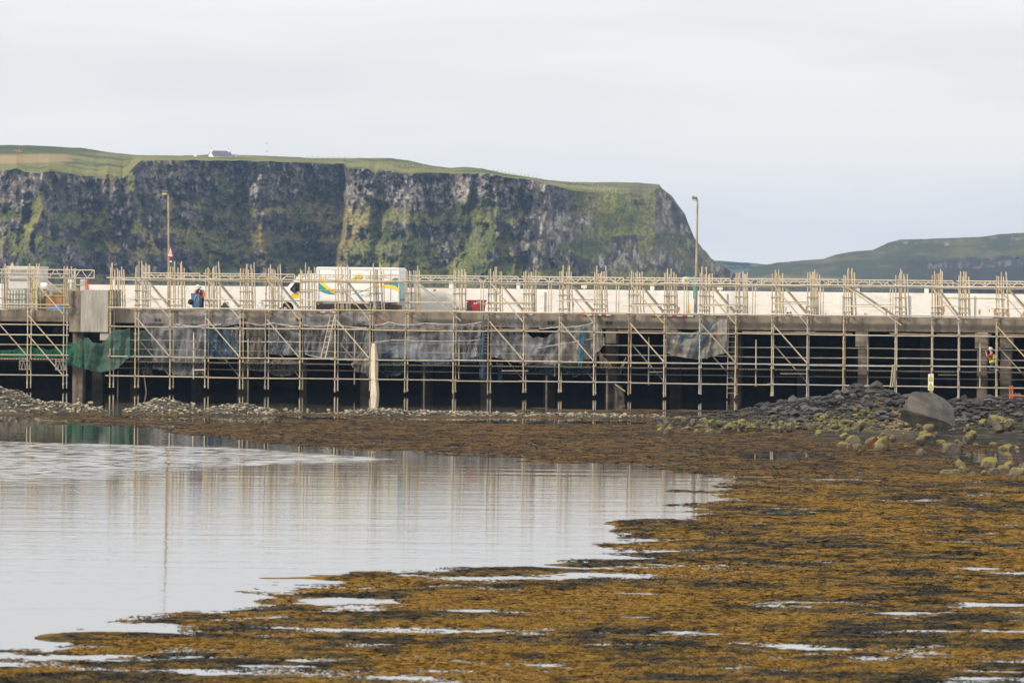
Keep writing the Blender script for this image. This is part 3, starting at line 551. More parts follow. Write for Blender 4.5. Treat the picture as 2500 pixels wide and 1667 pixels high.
# white parapet along the far side of the road
DW = 9.0
wz = lambda y, x=1600: zz(y, x, DW)
ZW1 = wz(709)
wall = thing('parapet_wall', 'long whitewashed parapet wall along the far side of the pier road', 'wall', (0, DW, ZD))
aw0, aw1 = A_L, PX(3300, 720, DW)[0]
part('wall', MB().box(aw0, aw1, DW, DW + .35, ZD, ZW1, 0, .015), WALLM, wall)
for x0, x1 in ((1614, 1632), (1755, 1775), (2046, 2058), (2208, 2220), (2370, 2379), (1317, 1330)):
    part('pilaster', MB().box(PX(x0, 730, DW)[0], PX(x1, 730, DW)[0], DW - .12, DW - .003, ZD, ZW1 - .12, 0, .01), WALLM, wall)
for x, w, y0, y1 in ((2164, 5, 752, 768), (2302, 7, 748, 769), (2391, 5, 755, 768), (2429, 6, 755, 770), (2458, 8, 752, 770), (1918, 2, 748, 762), (1968, 3, 748, 758), (1655, 7, 749, 762), (1399, 3, 738, 752), (2114, 3, 765, 769), (2110, 2, 764, 769), (2415, 2, 755, 762), (1140 - 80, 6, 705, 712), (2015, 3, 765, 769)):
    a0, _, z1 = PX(x - w / 2, y0, DW - .13); a1, _, z0 = PX(x + w / 2, y1, DW - .13); q = (a1 - a0) * .3; dd = DW - .006
    b = MB(); b.poly([(a0, z1), (a1, z1), (a1 + q * .4, z1 - (z1 - z0) * .5), (a1 - q, z0), (a0 + q * .6, z0), (a0 - q * .2, z1 - (z1 - z0) * .6)], dd, DW - .001); part('rust_streak', b, RUST, wall)
# railing on top of the parapet
FENM = mat('grey_bar', (.11, .12, .14), (.07, .075, .09), scale=5, rough=.5, metal=.3)
fence = thing('railing', 'dark grey bar railing standing on the white parapet wall', 'railing', (0, DW + .2, ZW1))
zf1 = zz(684, 1600, DW); af = aw0; k = 0
while af < aw1 - .5:
    e = min(af + 3.76, aw1); b = MB(); n = int((e - af) / .115)
    for i in range(n):
        a = af + .06 + i * .115; b.box(a - .009, a + .009, DW + .19, DW + .21, ZW1 + .06, zf1 - .02)
    b.box(af, e, DW + .185, DW + .215, ZW1 + .05, ZW1 + .09); b.box(af, e, DW + .185, DW + .215, zf1 - .05, zf1)
    part('railing_panel', b, FENM, fence); part('post', MB().box(af - .04, af + .04, DW + .16, DW + .24, ZW1 + .002, zf1 + .05), FENM, fence); af = e; k += 1
# white marker boxes and plates on the parapet
WHITE = mat('white_paint', (.82, .80, .76), (.70, .68, .63), scale=3, rough=.6)
BEIGE = mat('beige_plate', (.72, .66, .54), (.60, .54, .44), scale=3, rough=.6)
for x, y0, y1, w, lab, kd in ((277, 683, 703, 9, 'white marker box on the parapet just right of the square block', 0), (1101, 690, 704, 10, 'white marker box on the parapet right of the lorry', 0), (1265, 693, 706, 9, 'white marker box on the parapet right of the red skip', 0), (1592, 696, 709, 10, 'white marker box on the parapet left of the green winch', 0), (2262, 701, 714, 11, 'white marker box on the parapet above the yellow warning sign', 0),
                              (1425, 694, 704, 14, 'beige sign plate on the railing between two tube bundles in mid pier', 1), (1757, 699, 708, 14, 'beige sign plate on the railing right of the lamp post', 1), (2092, 704, 711, 13, 'beige sign plate on the railing far to the right', 1)):
    a, _, z0 = PX(x, y1, DW); z1 = PX(x, y0, DW)[2]; hw = w / 2 / 43.7; mbx = MB()
    if kd == 0: mbx.box(a - hw, a + hw, DW + .02, DW + .16, ZW1 + .003, z1, 0, .015); mbx.box(a - hw - .02, a + hw + .02, DW, DW + .17, z1 + .002, z1 + .04, 0, .01); solo('marker_box', mbx, WHITE, lab, 'marker box', (a, DW, ZW1), 'marker boxes on the parapet')
    else: mbx.box(a - hw, a + hw, DW + .12, DW + .15, z0, z1, 0, .01); mbx.box(a - .03, a + .03, DW + .152, DW + .184, z0 - .05, z1 - .03); solo('sign_plate', mbx, BEIGE, lab, 'sign plate', (a, DW, z0), 'sign plates on the railing')

# ------------------------------------------------------------------ the scaffolding
ST = [270, 331, 416, 502, 587, 649, 733, 819, 904, 990, 1108, 1193, 1279, 1366, 1451, 1536, 1622, 1709, 1797, 1885, 1972, 2060, 2187, 2275, 2341, 2433, 2522, 2610, 2698, 2786]
SA = [PX(x, 765)[0] for x in ST]
r0 = .034
scaf = thing('scaffolding', 'long tube scaffold hung along the pier from the square block to the right margin', 'scaffolding', (SA[0], 0, 0))
scl = thing('scaffolding', 'separate tube scaffold at the left margin in front of the brown beam', 'scaffolding', (PX(100, 765)[0], 0, 0))
Z = {k: zz(y) for k, y in (('top', 692.7), ('deck', 765.5), ('l1', 813), ('b1', 846), ('b2', 869), ('l2', 886.6), ('plat', 894.5), ('b3', 916), ('l3', 935.5))}
ztop = zz(667); D1 = .83
LX = 0.01
def jz(z, s=.012): return z + random.uniform(-s, s)
for i, a in enumerate(SA):
    zt = ztop + random.choice((0, .02, .05, .12)); zl = random.uniform(.14, .3); ln = random.uniform(-.012, .012)
    for d in (0, D1):
        top = zt if d == 0 else ZD + .45 + random.uniform(-.1, .2); aa = a + random.uniform(-.01, .01)
        b = MB().path([(aa - ln, d, zl + random.uniform(-.05, .05)), (aa, d, 2.6), (aa + ln, d, top)], r0, 8)
        for zc in (Z['l1'], Z['l2'], Z['l3'], Z['deck'], Z['deck'] - .3, Z['l1'] + .3, Z['l1'] - .35, Z['b2'], Z['l3'] - .55, Z['b1'], zl + .12, 1.75): b.coupler((aa, d, jz(zc, .04)), .045, .08)
        if d == 0: b.coupler((aa, 0, Z['top']), .045, .08); b.coupler((aa, 0, Z['top'] - .75), .045, .06)
        part('standard', b, STEEL, scaf)
    for zc in (Z['deck'] - .16, Z['l1'] + .06, Z['l2'] + .06, Z['l3'] + .06):
        part('transom', MB().tube((a - .03, -.22, zc), (a - .03, 1.05 if zc > 2 else 1.5, zc), r0 * .95), STEELD, scaf)
def rows(parent, As, key, d, m_, name='ledger', end=.25):
    z = Z[key] if isinstance(key, str) else key; i = 0; o = 0
    while i < len(As) - 1:
        k = min(i + random.choice((2, 3, 3, 4)), len(As) - 1); o = (o + 1) % 2; dd = d - (.058 if name == 'ledger' else 0); e0, e1 = jz(z), jz(z)
        part(name, MB().path([(As[i] - end * random.uniform(.3, 1), dd - o * .012, e0 + o * .025), ((As[i] + As[k]) / 2, dd - o * .012, (e0 + e1) / 2 + o * .025 - .008), (As[k] + end * random.uniform(.3, 1), dd - o * .012, e1 + o * .025)], r0, 8), m_, parent); i = k
for key in ('top', 'deck', 'l1', 'l2', 'l3'): rows(scaf, SA, key, 0, STEELW if key in ('top', 'deck') else STEEL)
for key in ('b1', 'b2', 'b3', 'l2'): rows(scaf, SA, key, D1 + .12, STEELD, 'back_ledger')
rows(scaf, SA, zz(697.5), .5, STEELW, 'guard_rail')
# diagonal braces: three falling to the right in every second bay
def brace(parent, x0, y0, x1, y1, d0=-.07, d1=-.07, m_=None): p, q = PX(x0, y0, d0), PX(x1, y1, d1); part('brace', MB().tube(p, q, r0 * 1.02, 8), m_ or STEEL, parent)
for i0, i1 in ((331, 416), (502, 587), (649, 733), (819, 904), (1193, 1279), (1366, 1451), (1536, 1622), (1709, 1797), (1885, 1972), (2433, 2522)):
    t = (i0 - 1600) * .01035
    brace(scaf, i0 + 3, 684 + 9 + t, i1 - 2, 790 + t); brace(scaf, i0 + 2, 789 + t, i1 - 1, 884 + t); brace(scaf, i0 + 4, 838 + t, i1 - 1, 931 + t, D1 + .1, D1 + .1, STEELD)
    brace(scaf, i0 + 24, 693 + t, i1 - 3, 764 + t, 1.9, 1.9); brace(scaf, i0 + 26, 691 + t, i1 - 1, 761 + t, 2.0, 2.0, STEELD)
for x0, y0, x1, y1, d in ((1017, 692, 1125, 783, -.07), (1018, 690, 1108, 757, 2.0), (1016, 692, 1106, 759, 1.9), (2066, 700, 2200, 794, -.07), (2075, 697, 2186, 770, 1.9), (2073, 699, 2184, 772, 1.8), (2277, 705, 2346, 786, -.07), (2298, 712, 2341, 770, 1.9), (2296, 713, 2339, 771, 1.8)): brace(scaf, x0, y0, x1, y1, d, d)
for x0, x1, y, d in ((318, 418, 731, .1), (345, 450, 729, 2.2), (502, 590, 731, .1), (640, 735, 734, .1), (733, 822, 732, .1), (733, 905, 708, 1.2), (820, 900, 739, .1), (1000, 1112, 738, .1), (1180, 1280, 741, .1), (1195, 1282, 738, 1.6), (1358, 1455, 735, .1), (1375, 1482, 731, 1.6), (1520, 1625, 745.5, .1), (1540, 1650, 742, 1.6), (1702, 1800, 746, .1), (1712, 1822, 743.5, 1.6), (1885, 1975, 741, .1), (1905, 1975, 737, 1.6), (2066, 2190, 748, .1), (2080, 2190, 743.5, 1.6), (2283, 2342, 747, .1), (2310, 2436, 728, 1.4), (2420, 2540, 753, .1)):
    p, q = PX(x0, y, d), PX(x1, y + (x1 - x0) * .008, d); part('mid_rail', MB().tube(p, q, r0 * .9, 7), STEELW, scaf)
# rows of uprights standing back across the road at every frame
UP = []
def bundle(parent, x, ytop, ybase, spread, n, parts_out, m_=STEEL):
    for k in range(n):
        f = k / (n - 1); d = .25 + f * 3.4; dx = 6 + f * spread + random.uniform(-2.2, 2.2); ln = random.uniform(-1, 7) * (.3 + .7 * f); yt = ytop + random.choice((-9, -4, -2, 0, 2, 3, 5)) if random.random() > .1 else ytop - 14
        t = PX(x + dx, yt + dx * .01, d); q = PX(x + dx + ln, ybase, d); b = MB().tube((q[0], d, max(q[2], ZB1 - .05) if d < 1.5 else ZD), t, r0, 7)
        for zc in (Z['top'] - .02, Z['deck'] + .42, Z['deck'] + .95): b.coupler((q[0] + (t[0] - q[0]) * .4, d, zc + random.uniform(-.05, .05)), .04, .07)
        parts_out.append((b, m_))
    for y in (722, 744, 757):
        if random.random() < .85:
            yy = y + (x - 1600) * .0104 + random.uniform(-1.5, 1.5); p, q = PX(x - 2, yy, -.1), PX(x + spread * .75 + 6, yy, 3.2); parts_out.append((MB().tube(p, q, r0 * .9, 6), STEELD))
for i, x in enumerate(ST):
    if i == 0: bundle(scaf, x, 655, 754, 26, 7, UP)
    else: bundle(scaf, x, 664 + (x - 1600) * .0104, 768 + (x - 1600) * .0104, 31 - 12 * (x / 2500.), random.choice((6, 7, 7, 8)), UP)
random.shuffle(UP)
UPM = MB(); UPD = MB(); cnt = 0
for b, m_ in UP:
    if m_ is STEELD: part_n = 'cross_tube'
    else: part_n = 'upright'; cnt += 1
    if part_n == 'upright' and cnt > 99: UPM.add(b.v, b.f, 0, True)
    else: part(part_n, b, m_, scaf)
part('upright', UPM, STEEL, scaf, kind='stuff')
# lattice beams along the handrail line
def lattice(parent, x0, x1, yt, yb, d, xr=1600):
    a0, a1 = PX(x0, yt, d)[0], PX(x1, yt, d)[0]; z1, z0 = zz(yt, xr, d), zz(yb, xr, d); b = MB(); b.tube((a0, d, z1), (a1, d, z1), r0 * .9); b.tube((a0, d, z0), (a1, d, z0), r0 * .8); p = .72; a = a0 + .1; k = 0
    while a + p / 2 < a1:
        b.tube((a, d, z0), (a + p * .42, d, z1 - .03), r0 * .6, 6)
        if a + p < a1: b.tube((a + p * .58, d, z1 - .03), (a + p, d, z0), r0 * .6, 6)
        if k % 5 == 2: b.tube((a, d, z0), (a, d, z1), r0 * .8, 6)
        a += p; k += 1
    b.tube((a1, d, z0), (a1, d, z1), r0 * .8); part('lattice_beam', b, STEELW, parent)
for k in range(0, len(ST) - 1, 3):
    x0 = ST[k] - 6; x1 = ST[min(k + 3, len(ST) - 1)] - 14
    lattice(scaf, max(x0, 345), x1, 679, 692.5, .32)
# boarded platforms
for i in range(len(SA) - 1):
    b = MB()
    for q in range(4): b.box(SA[i] - .15 + random.uniform(-.1, .1), SA[i + 1] + .12 + random.uniform(-.15, .1), .12 + q * .235, .34 + q * .235, Z['plat'] - .11 + q * .001, Z['plat'] - .07 + q * .001)
    for a in np.arange(SA[i] + .2, SA[i + 1], .16): b.box(a, a + .07 * random.random() + .03, .05, .10, Z['plat'] - .13, Z['plat'] - .06 - random.random() * .03)
    part('platform', b, WOODD, scaf)
    if i > 8 or i in (2, 4, 6): part('top_platform', MB().box(SA[i] - .1, SA[i + 1] + .05, .1, .46, Z['deck'] - .08, Z['deck'] - .04), WOOD, scaf)
for x, d, y0, y1, m_ in ((473, .5, 810, 925, STEELW), (606, .5, 828, 920, STEEL), (866, .7, 808, 938, STEELD), (1121, .6, 822, 926, mat('ochre_tube', (.45, .34, .12), (.35, .26, .1), rough=.6)), (1584, .5, 823, 940, STEELD), (1846, .5, 829, 943, STEEL), (2119, .5, 838, 940, STEELD), (2393, .5, 836, 945, STEEL), (1355, .6, 890, 918, STEELD)):
    p, q = PX(x, y0, d), PX(x - .7, y1, d); part('hanger', MB().tube(p, q, r0 * 1.05, 8), m_, scaf)
for x, d, y0, rr in ((1036, .9, 884, .055), (1335, .9, 890, .055), (1483, .6, 895, .06), (1108, .6, 930, .05), (606, 1.2, 925, .04), (288, 1.0, 905, .04)):
    p = PX(x, y0, d); part('prop', MB().tube((p[0], d, -1.2), p, rr, 10), COLM, scaf)
for x0, y0, x1, y1, d in ((1502, 938, 1526, 955, .8), (2180, 890, 2174, 945, -.25), (2184, 890, 2179, 945, -.2), (350, 905, 357, 955, 1.6)): brace(scaf, x0, y0, x1, y1, d, d)
for x0, x1, y in ((1225, 1290, 905), (1582, 1620, 908), (1905, 1970, 912), (2290, 2338, 915), (470, 500, 903)): p, q = PX(x0, y, .4), PX(x1, y, .4); part('short_rail', MB().tube(p, q, r0, 7), STEELW, scaf)
# left scaffold
LS = [(-20,), (67,), (155,)]; LA = [PX(x[0], 860)[0] for x in LS]
for i, a in enumerate(LA):
    for d in (0, D1):
        zl = zz(948, 100); top = zz(649 if d == 0 else 655, 100, d); b = MB().tube((a, d, zl), (a + random.uniform(-.02, .02), d, top), r0, 8)
        for y in (744, 793, 818, 842, 867, 916, 763, 785, 804, 935, 690): b.coupler((a, d, zz(y, 100) + random.uniform(-.04, .04)), .045, .08)
        part('standard', b, STEEL, scl)
    lz = zz(881, 100), zz(902, 100); b = MB(); dd = [.1 + k * .5 for k in range(6)]
    a0 = a - .42
    for z in lz: b.box(a0, a0 + .62, -.13, -.07, z - .022, z + .022)
    for k in range(3): b.tube((a0 + .04 + k * .2, -.1, lz[0]), (a0 + .14 + k * .2, -.1, lz[1]), .02, 6); b.tube((a0 + .14 + k * .2, -.1, lz[1]), (a0 + .22 + k * .2, -.1, lz[0]), .02, 6)
    for k in range(2): b.tube((a0 + k * .6, -.1, lz[0]), (a0 + k * .6, -.1, lz[1]), .026, 6)
    part('ladder_beam', b, STEELD, scl)
for y, dd, m_ in ((669, 0, STEELW), (744, 0, STEELW), (752, .3, STEELW), (793, 0, STEEL), (818, 0, STEEL), (842, D1, STEEL), (867, 0, STEEL), (916, 0, STEEL), (881, D1, STEELD)):
    z = zz(y, 100, dd); part('ledger' if dd == 0 else 'back_ledger', MB().tube((LA[0] - 1, dd - .058, z), (LA[-1] + .3, dd - .058, z + .01), r0, 8), m_, scl)
for q in ((69, 770, 155, 868, -.07), (68, 817, 155, 918, -.07), (71, 672, 154, 766, -.07), (97, 674, 152, 716, 1.5), (99, 672, 150, 712, 1.6), (-20, 770, 66, 868, -.07)): brace(scl, *q, q[4])
b = MB()
for q in range(4): b.box(LA[0] - 1, LA[-1] + .4, .12 + q * .235, .34 + q * .235, zz(877, 100) - .02 + q * .001, zz(877, 100) + .03)
for a in np.arange(LA[0], LA[-1], .17): b.box(a, a + .05 + .06 * random.random(), .04, .1, zz(878, 100), zz(875, 100))
part('platform', b, WOOD, scl)
LU = []
for x, sp in ((60, 28), (150, 28), (0, 14)): bundle(scl, x, 652, 755, sp, 7, LU)
YEL = mat('yellow_tube', (.50, .39, .12), (.42, .33, .12), rough=.6)
for k, (b, m_) in enumerate(LU): part('cross_tube' if m_ is STEELD else 'upright', b, YEL if k % 7 == 3 else m_, scl)
lattice(scl, -40, 230, 658.5, 678, .3, 100)
for x, y0, y1, d in ((86, 650, 755, 2.5), (14, 690, 755, 2.0)): p, q = PX(x, y0, d), PX(x - 2, y1, d); part('yellow_post', MB().tube(q, p, .045, 8), YEL, scl)
# rounded guard hoops behind the uprights
HX = [353, 519, 685, 851, 1017, 1177, 1343, 1508, 1674, 1841, 2007, 2177, 2347, 2520]
HL = ['in front of the left lamp post', 'behind the worker in orange', 'behind the nose of the white lorry', 'in front of the middle of the white lorry', 'between the white lorry and the red skip', 'just right of the red skip', 'left of the first beige sign plate', 'right of the first beige sign plate', 'under the green winch bracket', 'right of the second lamp post', 'under the far right long brace', 'left of the warning sign post', 'above the yellow vest worker']
for i in range(len(HX) - 1):
    d = 2.3; y = 684.5; a0, a1 = PX(HX[i], 690, d)[0] + .07, PX(HX[i + 1], 690, d)[0] - .07; z1 = zz(y, 1600, d); zr = zz(697, 1600, d); pts = [(a0, d, ZD), (a0, d, z1 - .3)]
    for k in range(1, 7): t = k / 6 * math.pi / 2; pts.append((a0 + .3 - .3 * math.cos(t), d, z1 - .3 + .3 * math.sin(t)))
    for k in range(0, 7): t = k / 6 * math.pi / 2; pts.append((a1 - .3 + .3 * math.sin(t), d, z1 - .3 + .3 * math.cos(t)))
    pts.append((a1, d, ZD)); h = thing('guard_hoop', 'cream tubular guard hoop, rounded corners, ' + HL[i], 'guard rail', (a0, d, ZD), 'guard hoops along the road')
    part('hoop', MB().path(pts, .026, 8), STEELW, h); part('lower_rail', MB().tube((a0, d, zr), (a1, d, zr), .022, 7), STEELW, h); part('foot', MB().box(a0 - .09, a0 + .12, d - .1, d + .1, ZD + .002, ZD + .025), STEELD, h)
# loose boards lying on the upper ledgers
for x0, x1, y, d, lab in ((915, 1042, 803, .15, 'long pale board lying under the white lorry, highest of its pair'), (1035, 1075, 806, .3, 'short pale board end poking out left of the torn sheet'), (1197, 1315, 807, .2, 'board lying right of the long torn sheet, warped upward'), (1508, 1652, 809.5, .2, 'pale board left of the hanging cream sheet'), (1568, 1622, 808, .6, 'short weathered board above the pale board by the cream sheet'), (1812, 1884, 812, .2, 'board lying right of the tall ladder'),
                          (1848, 1884, 810.5, .5, 'thin second board behind the one right of the ladder'), (1902, 2080, 815, .2, 'longest pale board in the open bays at the right'), (1940, 1990, 811, .55, 'short thick board on the longest pale board'), (2172, 2280, 817, .2, 'board above the yellow warning sign'), (2285, 2420, 818, .25, 'grey board over the worker in the yellow vest'), (2440, 2530, 817, .3, 'board at the right margin'), (695, 720, 799, .2, 'short buff board wedged in the sheeting under the lorry cab'), (2385, 2412, 813, .5, 'short block of board just left of the vest worker')):
    p, q = PX(x0, y, d), PX(x1, y + (x1 - x0) * .007, d); t = random.uniform(-.01, .02); w = .22; b = MB(); vs = []
    for (a, z) in ((p[0], Z['l1'] + .08 + t), (q[0], Z['l1'] + .08 - t)):
        zq = max(z, (p[2] + q[2]) / 2 - .02); vs += [(a, d, zq), (a, d + w, zq + .006), (a, d + w, zq + .046), (a, d, zq + .04)]
    b.add(vs, [(0, 1, 2, 3), (7, 6, 5, 4), (0, 4, 5, 1), (1, 5, 6, 2), (2, 6, 7, 3), (3, 7, 4, 0)]); solo('scaffold_board', b, WOOD, lab, 'board', p, 'loose boards on the scaffold')
# red and white traffic boards lying along the kerb
REDM = mat('faded_red', (.55, .09, .07), (.42, .08, .07), rough=.6); WHT = mat('grubby_white', (.76, .73, .68), (.6, .57, .52), rough=.6)
for x0, x1, lab in ((770, 830, 'faded red and white barrier plank lying below the lorry'), (1420, 1492, 'red and white barrier plank lying left of the second lamp post'), (1588, 1692, 'red and white barrier plank nearest the second lamp post'), (1276, 1300, 'short end of a red barrier plank below the parapet box')):
    d = .9; n = max(2, int((x1 - x0) / 12)); e = [PX(x0 + (x1 - x0) * k / n, 768, d)[0] for k in range(n + 1)]; z0 = ZB1 - .10; bb = MB()
    for k in range(n): bb.box(e[k], e[k + 1], d, d + .05, z0, z0 + .14, k % 2)
    solo('barrier_plank', bb, [REDM, WHT], lab, 'barrier plank', (e[0], d, z0), 'barrier planks along the kerb')
# ladders
def ladder(name, x0, y0, x1, y1, d0, d1, w, label, m_, pitch=.28):
    p, q = Vector(PX(x0, y0, d0)), Vector(PX(x1, y1, d1)); t = thing(name, label, 'ladder', tuple(q))
    for s in (-.5, .5): part('stile', MB().tube(p + Vector((s * w, 0, 0)), q + Vector((s * w, 0, 0)), .027, 8), m_, t)
    n = int((p - q).length / pitch); b = MB()
    for k in range(1, n): c = q + (p - q) * (k / n); b.tube(c + Vector((-w / 2, 0, 0)), c + Vector((w / 2, 0, 0)), .018, 6)
    part('rung', b, m_, t)
ladder('ladder', 1788, 772, 1784, 972, .5, .5, .40, 'tall steel ladder hanging right of the cream sheet down to the water', STEELD, .27)
ladder('ladder', 815, 757, 789, 874, .35, .3, .24, 'leaning ladder behind the clear sheet below the lorry', STEELW)
ladder('ladder', 1187, 766, 1184, 860, .7, .7, .30, 'short dark ladder at the end of the long torn sheet', STEELD, .16)
# ------------------------------------------------------------------ sheeting and netting hung on the scaffold
CLEAR = mat_sheet('clear_polythene', (.62, .62, .63), .12, (.70, .70, .69), .42, rough=.2, scale=1.6)
SMOKE = mat_sheet('dusty_polythene', (.55, .56, .59), .20, (.66, .66, .67), .56, rough=.35, scale=1.2)
BLUESH = mat_sheet('blue_polythene', (.07, .14, .22), .45, (.13, .20, .28), .75, rough=.35)
TEALSH = mat_sheet('teal_polythene', (.05, .13, .15), .5, (.10, .15, .16), .75, rough=.4)
BROWNSH = mat_sheet('brown_polythene', (.40, .36, .29), .35, (.48, .43, .35), .62, rough=.4)
CREAMSH = mat_sheet('cream_polythene', (.56, .52, .44), .72, (.44, .42, .38), .5, rough=.35)
NETG = mat_sheet('green_debris_net', (.02, .16, .09), .62, (.025, .22, .13), .80, rough=.8)
NETGR = mat_sheet('dusty_debris_net', (.20, .25, .20), .70, (.07, .22, .15), .70, rough=.8, scale=.9)
CLOTH = mat_sheet('buff_fabric', (.62, .54, .42), .97, (.50, .43, .33), .97, rough=.85, transl=.25)
WHITESH = mat_sheet('white_polythene_roll', (.80, .80, .80), .85, (.66, .66, .66), .7, rough=.3)
def plerp(pl, t):
    L_ = [0]; 
    for i in range(1, len(pl)): L_.append(L_[-1] + math.hypot(pl[i][0] - pl[i - 1][0], pl[i][1] - pl[i - 1][1]))
    s = t * L_[-1]; return float(np.interp(s, L_, [p[0] for p in pl])), float(np.interp(s, L_, [p[1] for p in pl]))
SN = [0]
def sheet(top, bot, d, m_, label, cat='plastic sheet', name='plastic_sheet', amp=.09, nx=46, ny=26, folds=5.0, group='sheeting hung on the scaffold', slant=0.0):
    SN[0] += 1; sd = SN[0] * 11; U, V = np.meshgrid(np.linspace(0, 1, nx), np.linspace(0, 1, ny))
    g = fbm(U * folds + sd + V * .8, V * .7 + slant * U, o=3, s=sd, g=.42); g2 = fbm(U * 2 + V * 2 + sd, V * 2.6 - U * 2, o=3, s=sd + 3, g=.4); jag = fbm(U * 9, V * 0 + sd, o=3, s=sd + 5)
    vs = []
    for j in range(ny):
        for i in range(nx):
            u, v = U[j, i], V[j, i]; x0, y0 = plerp(top, u); x1, y1 = plerp(bot, u); x = x0 + (x1 - x0) * v; y = y0 + (y1 - y0) * v + jag[j, i] * 3.0 * v * v + 2.4 * abs(math.sin(u * math.pi * max(1, round(abs(top[-1][0] - top[0][0]) / 30)))) * (1 - v) ** 2
            vs.append(PX(x, y, d + 2.2 * amp * (g[j, i] * (.35 + .65 * v) + .5 * g2[j, i])))
    b = MB(); b.add(vs, [tuple(f) for f in grid_faces(ny, nx)], 0, True); return solo(name, b, m_, label, cat, PX(*top[0], d), group)
S = sheet
S([(-40, 848), (20, 853), (75, 845), (120, 851), (163, 845)], [(-40, 872), (60, 874), (163, 873)], .95, NETG, 'green debris netting sagging along the walkway of the left scaffold', 'netting', 'debris_net', .06, group='green netting')
S([(163, 834), (185, 836), (206, 826)], [(163, 890), (190, 893), (214, 904)], .0, NETG, 'bright green fold of netting in front of the column at the left', 'netting', 'debris_net', .12, folds=4, group='green netting')
S([(205, 824), (216, 822), (228, 836), (247, 836), (262, 824), (272, 806), (300, 803), (318, 800)], [(206, 898), (222, 906), (240, 907), (258, 906), (280, 902), (298, 888), (317, 870)], -.12, NETGR, 'dusty green netting bellying out under the square block', 'netting', 'debris_net', .2, folds=5, slant=1.2, group='green netting')
S([(282, 803), (325, 804), (368, 812)], [(312, 876), (326, 898), (371, 900)], .9, mat_sheet('thin_green_net', (.03, .12, .09), .4, (.05, .14, .11), .6, rough=.8), 'thin dark green netting fading away behind the first braces', 'netting', 'debris_net', .1, group='green netting')
S([(325, 762), (400, 764), (470, 762)], [(330, 800), (400, 806), (470, 800)], .93, SMOKE, 'dusty clear sheet over the beam below the worker in orange', amp=.05)
S([(368, 802), (430, 790), (500, 796)], [(372, 898), (440, 916), (500, 912)], .75, SMOKE, 'smoky grey sheet beside the hanging hoop right of the green netting', amp=.14)
S([(330, 806), (368, 802)], [(338, 905), (372, 916)], 1.1, SMOKE, 'narrow smoky sheet in the first braced bay', amp=.1)
S([(500, 797), (530, 790), (558, 800)], [(500, 872), (545, 880), (585, 868)], .7, BLUESH, 'blue grey sheet hanging below the dark green heap', amp=.14)
S([(470, 760), (540, 762), (585, 760)], [(470, 792), (530, 800), (585, 792)], .94, SMOKE, 'blue-tinged sheet pinned over the beam left of the lorry', amp=.05)
S([(556, 800), (575, 792), (600, 800)], [(560, 868), (585, 862), (590, 850)], .8, CLEAR, 'clear torn strip hanging between the blue and brown sheets', amp=.12)
S([(600, 787), (620, 794), (648, 790)], [(604, 866), (628, 874), (650, 864)], .6, BROWNSH, 'brownish sheet bulging below the stacked boards', amp=.16, folds=4)
S([(655, 788), (690, 792), (735, 794)], [(655, 864), (690, 868), (735, 866)], .6, CLEAR, 'clear shiny sheet under the nose of the lorry', amp=.16, folds=4)
S([(655, 836), (700, 832), (735, 834)], [(655, 858), (695, 864), (735, 850)], .7, TEALSH, 'teal strip of sheet under the nose of the lorry', amp=.1)
S([(592, 876), (640, 872), (735, 876)], [(592, 900), (650, 908), (690, 922), (735, 902)], .9, BROWNSH, 'dull brown sheet sagging beneath the walkway under the lorry nose', amp=.14)
S([(742, 792), (775, 796), (820, 790)], [(742, 862), (775, 870), (822, 874)], .5, CLEAR, 'bright crumpled clear sheet in front of the leaning ladder', amp=.2, folds=5, slant=2)
S([(826, 792), (870, 800), (905, 796)], [(826, 876), (865, 884), (900, 866)], .75, CLEAR, 'clear sheet below the middle of the lorry', amp=.15)
S([(660, 758), (760, 760), (830, 758)], [(660, 790), (720, 797), (830, 790)], .95, SMOKE, 'clear sheet drawn over the beam under the lorry cab', amp=.05)
S([(830, 760), (860, 758), (905, 760)], [(832, 776), (850, 788), (905, 792)], .95, SMOKE, 'corner of clear sheet folded over the beam under the lorry box', amp=.06)
S([(914, 794), (955, 786), (990, 794), (1040, 788), (1108, 790)], [(914, 876), (960, 872), (1040, 880), (1106, 876)], .62, SMOKE, 'long smoky sheet with a white hem below the rear of the lorry', amp=.1, folds=7)
S([(1108, 792), (1140, 793), (1176, 784)], [(1108, 876), (1140, 876), (1172, 868)], .5, CLEAR, 'clear sheet pulled tight to a corner under the red skip', amp=.13, folds=4, slant=3)
S([(914, 858), (985, 842), (1060, 866), (1170, 858)], [(914, 880), (985, 878), (1060, 890), (1170, 884)], .75, BLUESH, 'dark blue lower band of the long smoky sheet', amp=.08)
S([(918, 884), (985, 880)], [(922, 902), (945, 922), (985, 914)], .8, TEALSH, 'dark teal sheet sagging right of the buff cloth column', amp=.12)
S([(1170, 820), (1184, 812)], [(1170, 924), (1184, 926)], .4, BLUESH, 'narrow twisted blue strip hanging below the red skip', amp=.14, folds=2)
S([(1196, 768), (1230, 770), (1250, 772)], [(1198, 776), (1218, 800), (1250, 800)], .9, CLEAR, 'triangular clear flap over the beam right of the red skip', amp=.08)
S([(1234, 766), (1280, 768), (1320, 770)], [(1240, 800), (1280, 806), (1318, 798)], .92, SMOKE, 'smoky sheet crossing the beam in the middle of the pier', amp=.06)
S([(1200, 800), (1226, 806), (1270, 800), (1300, 822), (1335, 822), (1366, 798)], [(1200, 872), (1240, 880), (1290, 888), (1330, 890), (1366, 888)], .55, SMOKE, 'wide slack sheet with a scooped top edge in mid pier', amp=.16, folds=6)
S([(1366, 798), (1385, 795), (1430, 793), (1456, 783)], [(1366, 888), (1400, 884), (1440, 876), (1476, 842)], .42, CREAMSH, 'pale sheet gathered up to a peak left of the dark open bay', amp=.16, folds=5, slant=2)
